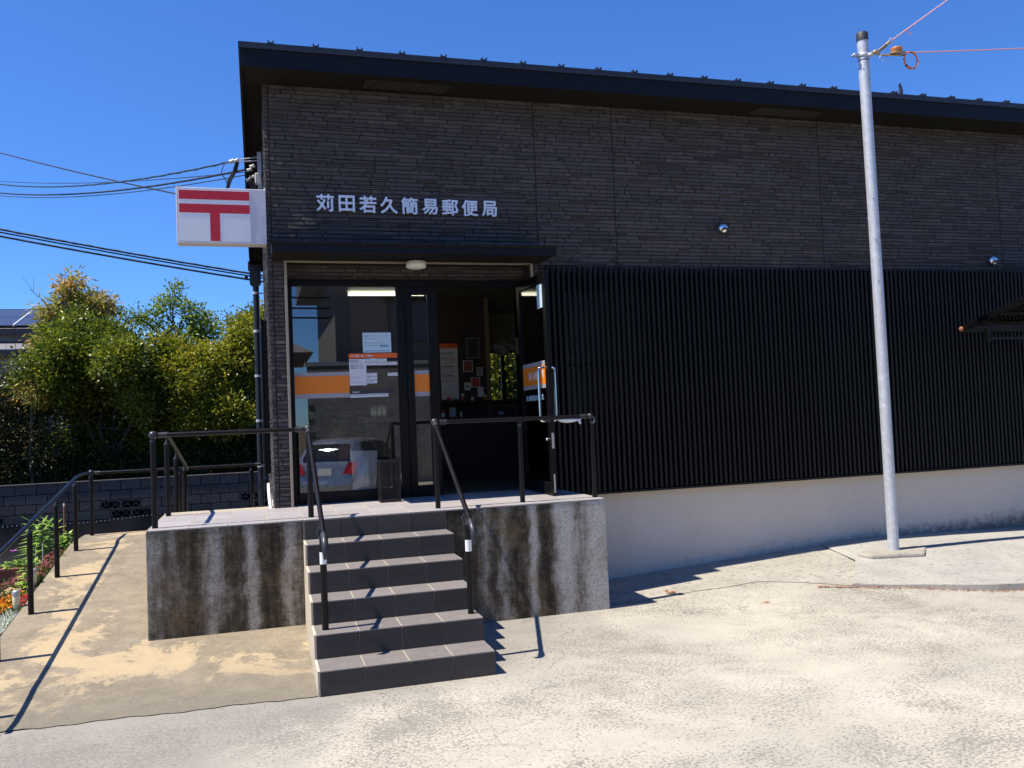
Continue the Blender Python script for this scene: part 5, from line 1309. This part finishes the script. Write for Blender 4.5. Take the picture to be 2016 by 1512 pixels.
m.build('petal', LM['purple'], t)
m = MB().tube([(-2.5, 5.01, .50), (-2.5, 5.03, .985)], .009, 8); tk = thing('garden_stake', 'thin rust red garden stake behind the ramp rail', 'stake', (-2.5, 5.01, .5)); m.build('rod', MT['terracotta'], tk); MB().tube([(-2.5, 5.03, .985), (-2.5, 5.032, 1.02)], .010, 8).build('tip', MT['porcelain'], tk)
for lab, x, y in (('short thin grey plant support beside the lily', -2.60, 4.15), ('second thin grey plant support right of the first', -2.55, 4.22)):
    tag(MB().tube([(x, y, bz(x, y)-.02), (x, y+.01, bz(x, y)+.30)], .005, 6).build('plant_support', MT['galv'], None), lab, 'support')
def solar(lab, x, y):
    z = bz(x, y); t = thing('solar_lamp', lab, 'lamp', (x, y, z), 'solar lamps in the flower bed')
    MB().tube([(x, y, z-.05), (x, y, z+.09)], .007, 8).build('spike', MT['galv'], t)
    MB().lathe([(.0005, .075), (.024, .075), (.027, .085), (.027, .105)], 18, (x, y, z)).build('collar', MT['silver'], t)
    MB().lathe([(.029, .105), (.030, .11), (.030, .185), (.029, .19)], 18, (x, y, z)).build('lens', MT['cream'], t)
    MB().lathe([(.033, .188), (.034, .192), (.034, .222), (.028, .230), (.0005, .232)], 18, (x, y, z)).build('cap', MT['silver'], t)
solar('solar lamp with cream lens among the marigolds', -2.42, 2.66)
solar('solar lamp with cream lens half hidden behind the ramp edge', -2.43, 3.30)
# ------------------------------------------------------------------ leaves and litter
LM['dry'] = leafmat('dry_leaf', [(0,(.30,.09,.03)), (.5,(.42,.15,.05)), (1,(.22,.12,.06))], .7, .2)
def fallen(lab, x, y, z, n, seed, L=.05):
    rd = random.Random(seed); m = MB()
    for k in range(n): a = rd.uniform(0, 6.28); leaf_quads(m, (x+rd.gauss(0, .03), y+rd.gauss(0, .02), z+.006+rd.uniform(0, .008)), (math.cos(a), math.sin(a), rd.uniform(-.05, .15)), L*rd.uniform(.7, 1.3), L*.4, (0,0,1), .2, 0)
    tag(m.build('fallen_leaf', LM['dry']), lab, 'leaf')
fallen('clump of red brown leaves lying beside the landing shadow', 3.43, 1.80, gz(3.43, 1.8)+.005, 9, 1, .07)
fallen('single brown leaf lying on the open concrete', 3.97, 1.05, gz(3.97, 1.05), 1, 2, .08)
fallen('small dark leaf in the shadow right of the landing', 2.98, 1.62, .0, 2, 3, .04)
fallen('tiny yellow leaf on the concrete before the landing', 2.50, .93, .0, 1, 5, .03)
rd = random.Random(9); m = MB()
for k in range(420):
    x = 4.75+rd.random()**1.4*1.9; e = lerp_tab([(4.5,1.42),(5.04,1.16),(5.5,.94),(6.09,.57),(7.2,.24)], x); y = e-.012-abs(rd.gauss(0, .014)); a = rd.uniform(0, 6.28)
    leaf_quads(m, (x, y, gz(x, y)+.004+rd.uniform(0, .012)), (math.cos(a), math.sin(a), rd.uniform(-.1, .3)), rd.uniform(.012, .035), .010, (0,0,1), .2, 0)
tag(m.build('leaf_litter', LM['dry']), 'line of dry brown litter along the raised slab edge', 'litter', kind='stuff')

# ------------------------------------------------------------------ across the lot, behind the viewer (seen mirrored in the glass)
oh = thing('opposite_house', 'two storey house with grey rendered wall mirrored in the entrance glass', 'house', (7, -19, 0))
MT['owall'] = pm('render_grey', (.15,.145,.135), .9, var=.1, vscale=1.5, bmp=.3, bscale=30)
MT['owallpale'] = pm('render_pale', (.42,.40,.36), .9, var=.1, vscale=1.5)
MT['oblock'] = pm('tan_block', (.40,.34,.26), .9, var=.15, vscale=3, isl=.12)
MB().box(1.97, 13, -23, -15.0, -.05, 6.9).build('wall', MT['owall'], oh)
m = MB(); m.prism([(-24, 6.7), (-14.1, 6.7), (-14.1, 6.85), (-19, 8.7), (-24, 6.85)], 1.2, 14, 'x'); m.build('roof', MT['nroof'], oh, fix=True)
for x, z in ((3.6, 4.3), (6.5, 4.3)):
    wn = MB().box(x, x+1.4, -15.0, -14.94, z, z+1.3).build('window', MT['nfascia'], oh); MB().box(x+.06, x+1.34, -14.939, -14.93, z+.06, z+1.24).build('pane', MT['solar'], wn)
    MB().box(x-.15, x+1.55, -15.0, -14.6, z+1.35, z+1.42).build('window_hood', MT['nfascia'], wn)
rw_ = thing('retaining_wall', 'tall tan block retaining wall mirrored in the entrance glass', 'wall', (5, -13.6, 0))
MB().box(1.02, 9, -13.9, -13.62, -.05, 3.5).build('core', MT['mortar'], rw_)
m = MB()
for r_ in range(17):
    for c_ in range(21):
        x = 1.0+c_*.4+(.2 if r_ % 2 else 0); m.box(x, min(x+.392, 9.2), -13.62, -13.6, r_*.2, r_*.2+.192)
o = m.build('block_face', MT['oblock'], rw_); o['kind'] = 'stuff'
MB().box(.95, 9.2, -13.95, -13.55, 3.51, 3.62).build('coping', MT['owallpale'], rw_)
sh = thing('left_house', 'low house with dark pitched roof mirrored at the glass left edge', 'house', (-5, -24, 0))
MB().box(-11, .6, -27, -20.6, -.05, 4.5).build('wall', MT['owallpale'], sh)
m = MB(); m.face([(-12, -19.9, 4.45), (1.6, -19.9, 4.45), (-2.5, -24, 6.8), (-12, -24, 6.8)]); m.face([(1.6, -19.9, 4.45), (1.6, -28, 4.45), (-2.5, -24, 6.8)]); m.face([(1.6, -28, 4.45), (-12, -28, 4.45), (-12, -24, 6.8), (-2.5, -24, 6.8)]); m.face([(-12, -19.9, 4.44), (-12, -28, 4.44), (1.6, -28, 4.44), (1.6, -19.9, 4.44)])
m.build('roof', MT['nroof'], sh)
for k, (z, sg_) in enumerate(((5.9, .25), (5.6, .3), (5.2, .2), (6.6, .3))):
    cable('road_cable', ('highest', 'second highest', 'third', 'lowest')[(3, 0, 1, 2)[k] if False else k] + ' of the road cables mirrored in the glass', [(-20, -17, z+.8), (12, -16.5, z)], .03, MT['cable'], sg_, 14)
# parked silver hatchback
car = thing('parked_car', 'silver hatchback parked across the lot, mirrored in the glass', 'car', (1.3, -8.4, 0))
CM = pm('silver_paint', (.42,.44,.47), .28, .7, var=.03); CG = pm('car_glass', (.01,.012,.014), .06, var=.05, spec=.8)
rot = Matrix.Rotation(R(-62), 3, 'Z'); org = Vector((1.05, -8.35, 0))
def CP(x, y, z): v = rot@Vector((x, y, z))+org; return (v.x, v.y, v.z)
stn = [(.0,.38,.60,.62,.70,.62),(.06,.25,.86,.90,.80,.66),(.25,.22,.93,1.22,.84,.62),(.45,.2,.94,1.40,.85,.58),(1.0,.2,.93,1.46,.86,.60),(1.9,.2,.92,1.44,.86,.60),(2.4,.2,.92,1.28,.86,.58),(2.85,.2,.92,1.0,.85,.62),(3.4,.22,.84,.88,.82,.66),(3.75,.26,.70,.76,.74,.62),(3.86,.36,.55,.58,.64,.56)]
rings = []
for (x, zb, zt, zr, wb, wr) in stn:
    h_ = [(0, zb), (wb*.9, zb), (wb, zb+.16), (wb, (zb+zt)/2), (wb*.97, zt), (wr, max(zr-.05, zt+.01)), (wr*.8, max(zr, zt+.02)), (0, max(zr+.015, zt+.03))]
    ring = [(y, z) for y, z in h_]+[(-y, z) for y, z in h_[-2:0:-1]]
    rings.append([CP(x, y, z) for y, z in ring])
m = MB(); k = len(rings[0]); m._add([q for g_ in rings for q in g_], [(i*k+j, (i+1)*k+j, (i+1)*k+(j+1)%k, i*k+(j+1)%k) for i in range(len(rings)-1) for j in range(k)], True)
m.face(rings[0]); m.face(list(reversed(rings[-1]))); m.build('body', CM, car, fix=True)
m = MB(); m.face([CP(.075, -.58, .97), CP(.075, .58, .97), CP(.33, .5, 1.345), CP(.33, -.5, 1.345)]); m.build('rear_window', CG, car)
for s_ in (-1, 1):
    m = MB(); m.face([CP(.5, s_*.845, .99), CP(1.35, s_*.855, .98), CP(1.35, s_*.64, 1.385), CP(.62, s_*.635, 1.36)]); m.build('side_window', CG, car)
    m = MB(); m.face([CP(1.42, s_*.855, .98), CP(2.5, s_*.85, .98), CP(2.1, s_*.64, 1.36), CP(1.42, s_*.64, 1.385)]); m.build('side_window', CG, car)
    m = MB(); m.face([CP(-.03, s_*.46, .66), CP(-.01, s_*.74, .66), CP(.03, s_*.80, .93), CP(-.01, s_*.58, .93)]); m.build('tail_light', MT['red'], car)
    for wx in (.68, 3.08):
        wh_ = MB().lathe([(.20, -.09), (.29, -.09), (.30, -.06), (.30, .06), (.29, .09), (.20, .09)], 24, CP(wx, s_*.74, .30), rot@Matrix.Rotation(math.pi/2, 3, 'X')).build('wheel', MT['blackcap'], car)
        MB().lathe([(.0005, .07), (.08, .075), (.19, .085), (.20, .06)], 20, CP(wx, s_*.74, .30), rot@Matrix.Rotation(-s_*math.pi/2, 3, 'X')).build('rim', MT['silver'], wh_)
m = MB(); m.face([CP(.0, -.68, .62), CP(.0, .68, .62), CP(-.03, .66, .42), CP(-.03, -.66, .42)]); m.build('bumper', CM, car)
m = MB(); m.face([CP(.012, -.17, .80), CP(.012, .17, .80), CP(.0, .17, .64), CP(.0, -.17, .64)]); m.build('number_plate', MT['white'], car)
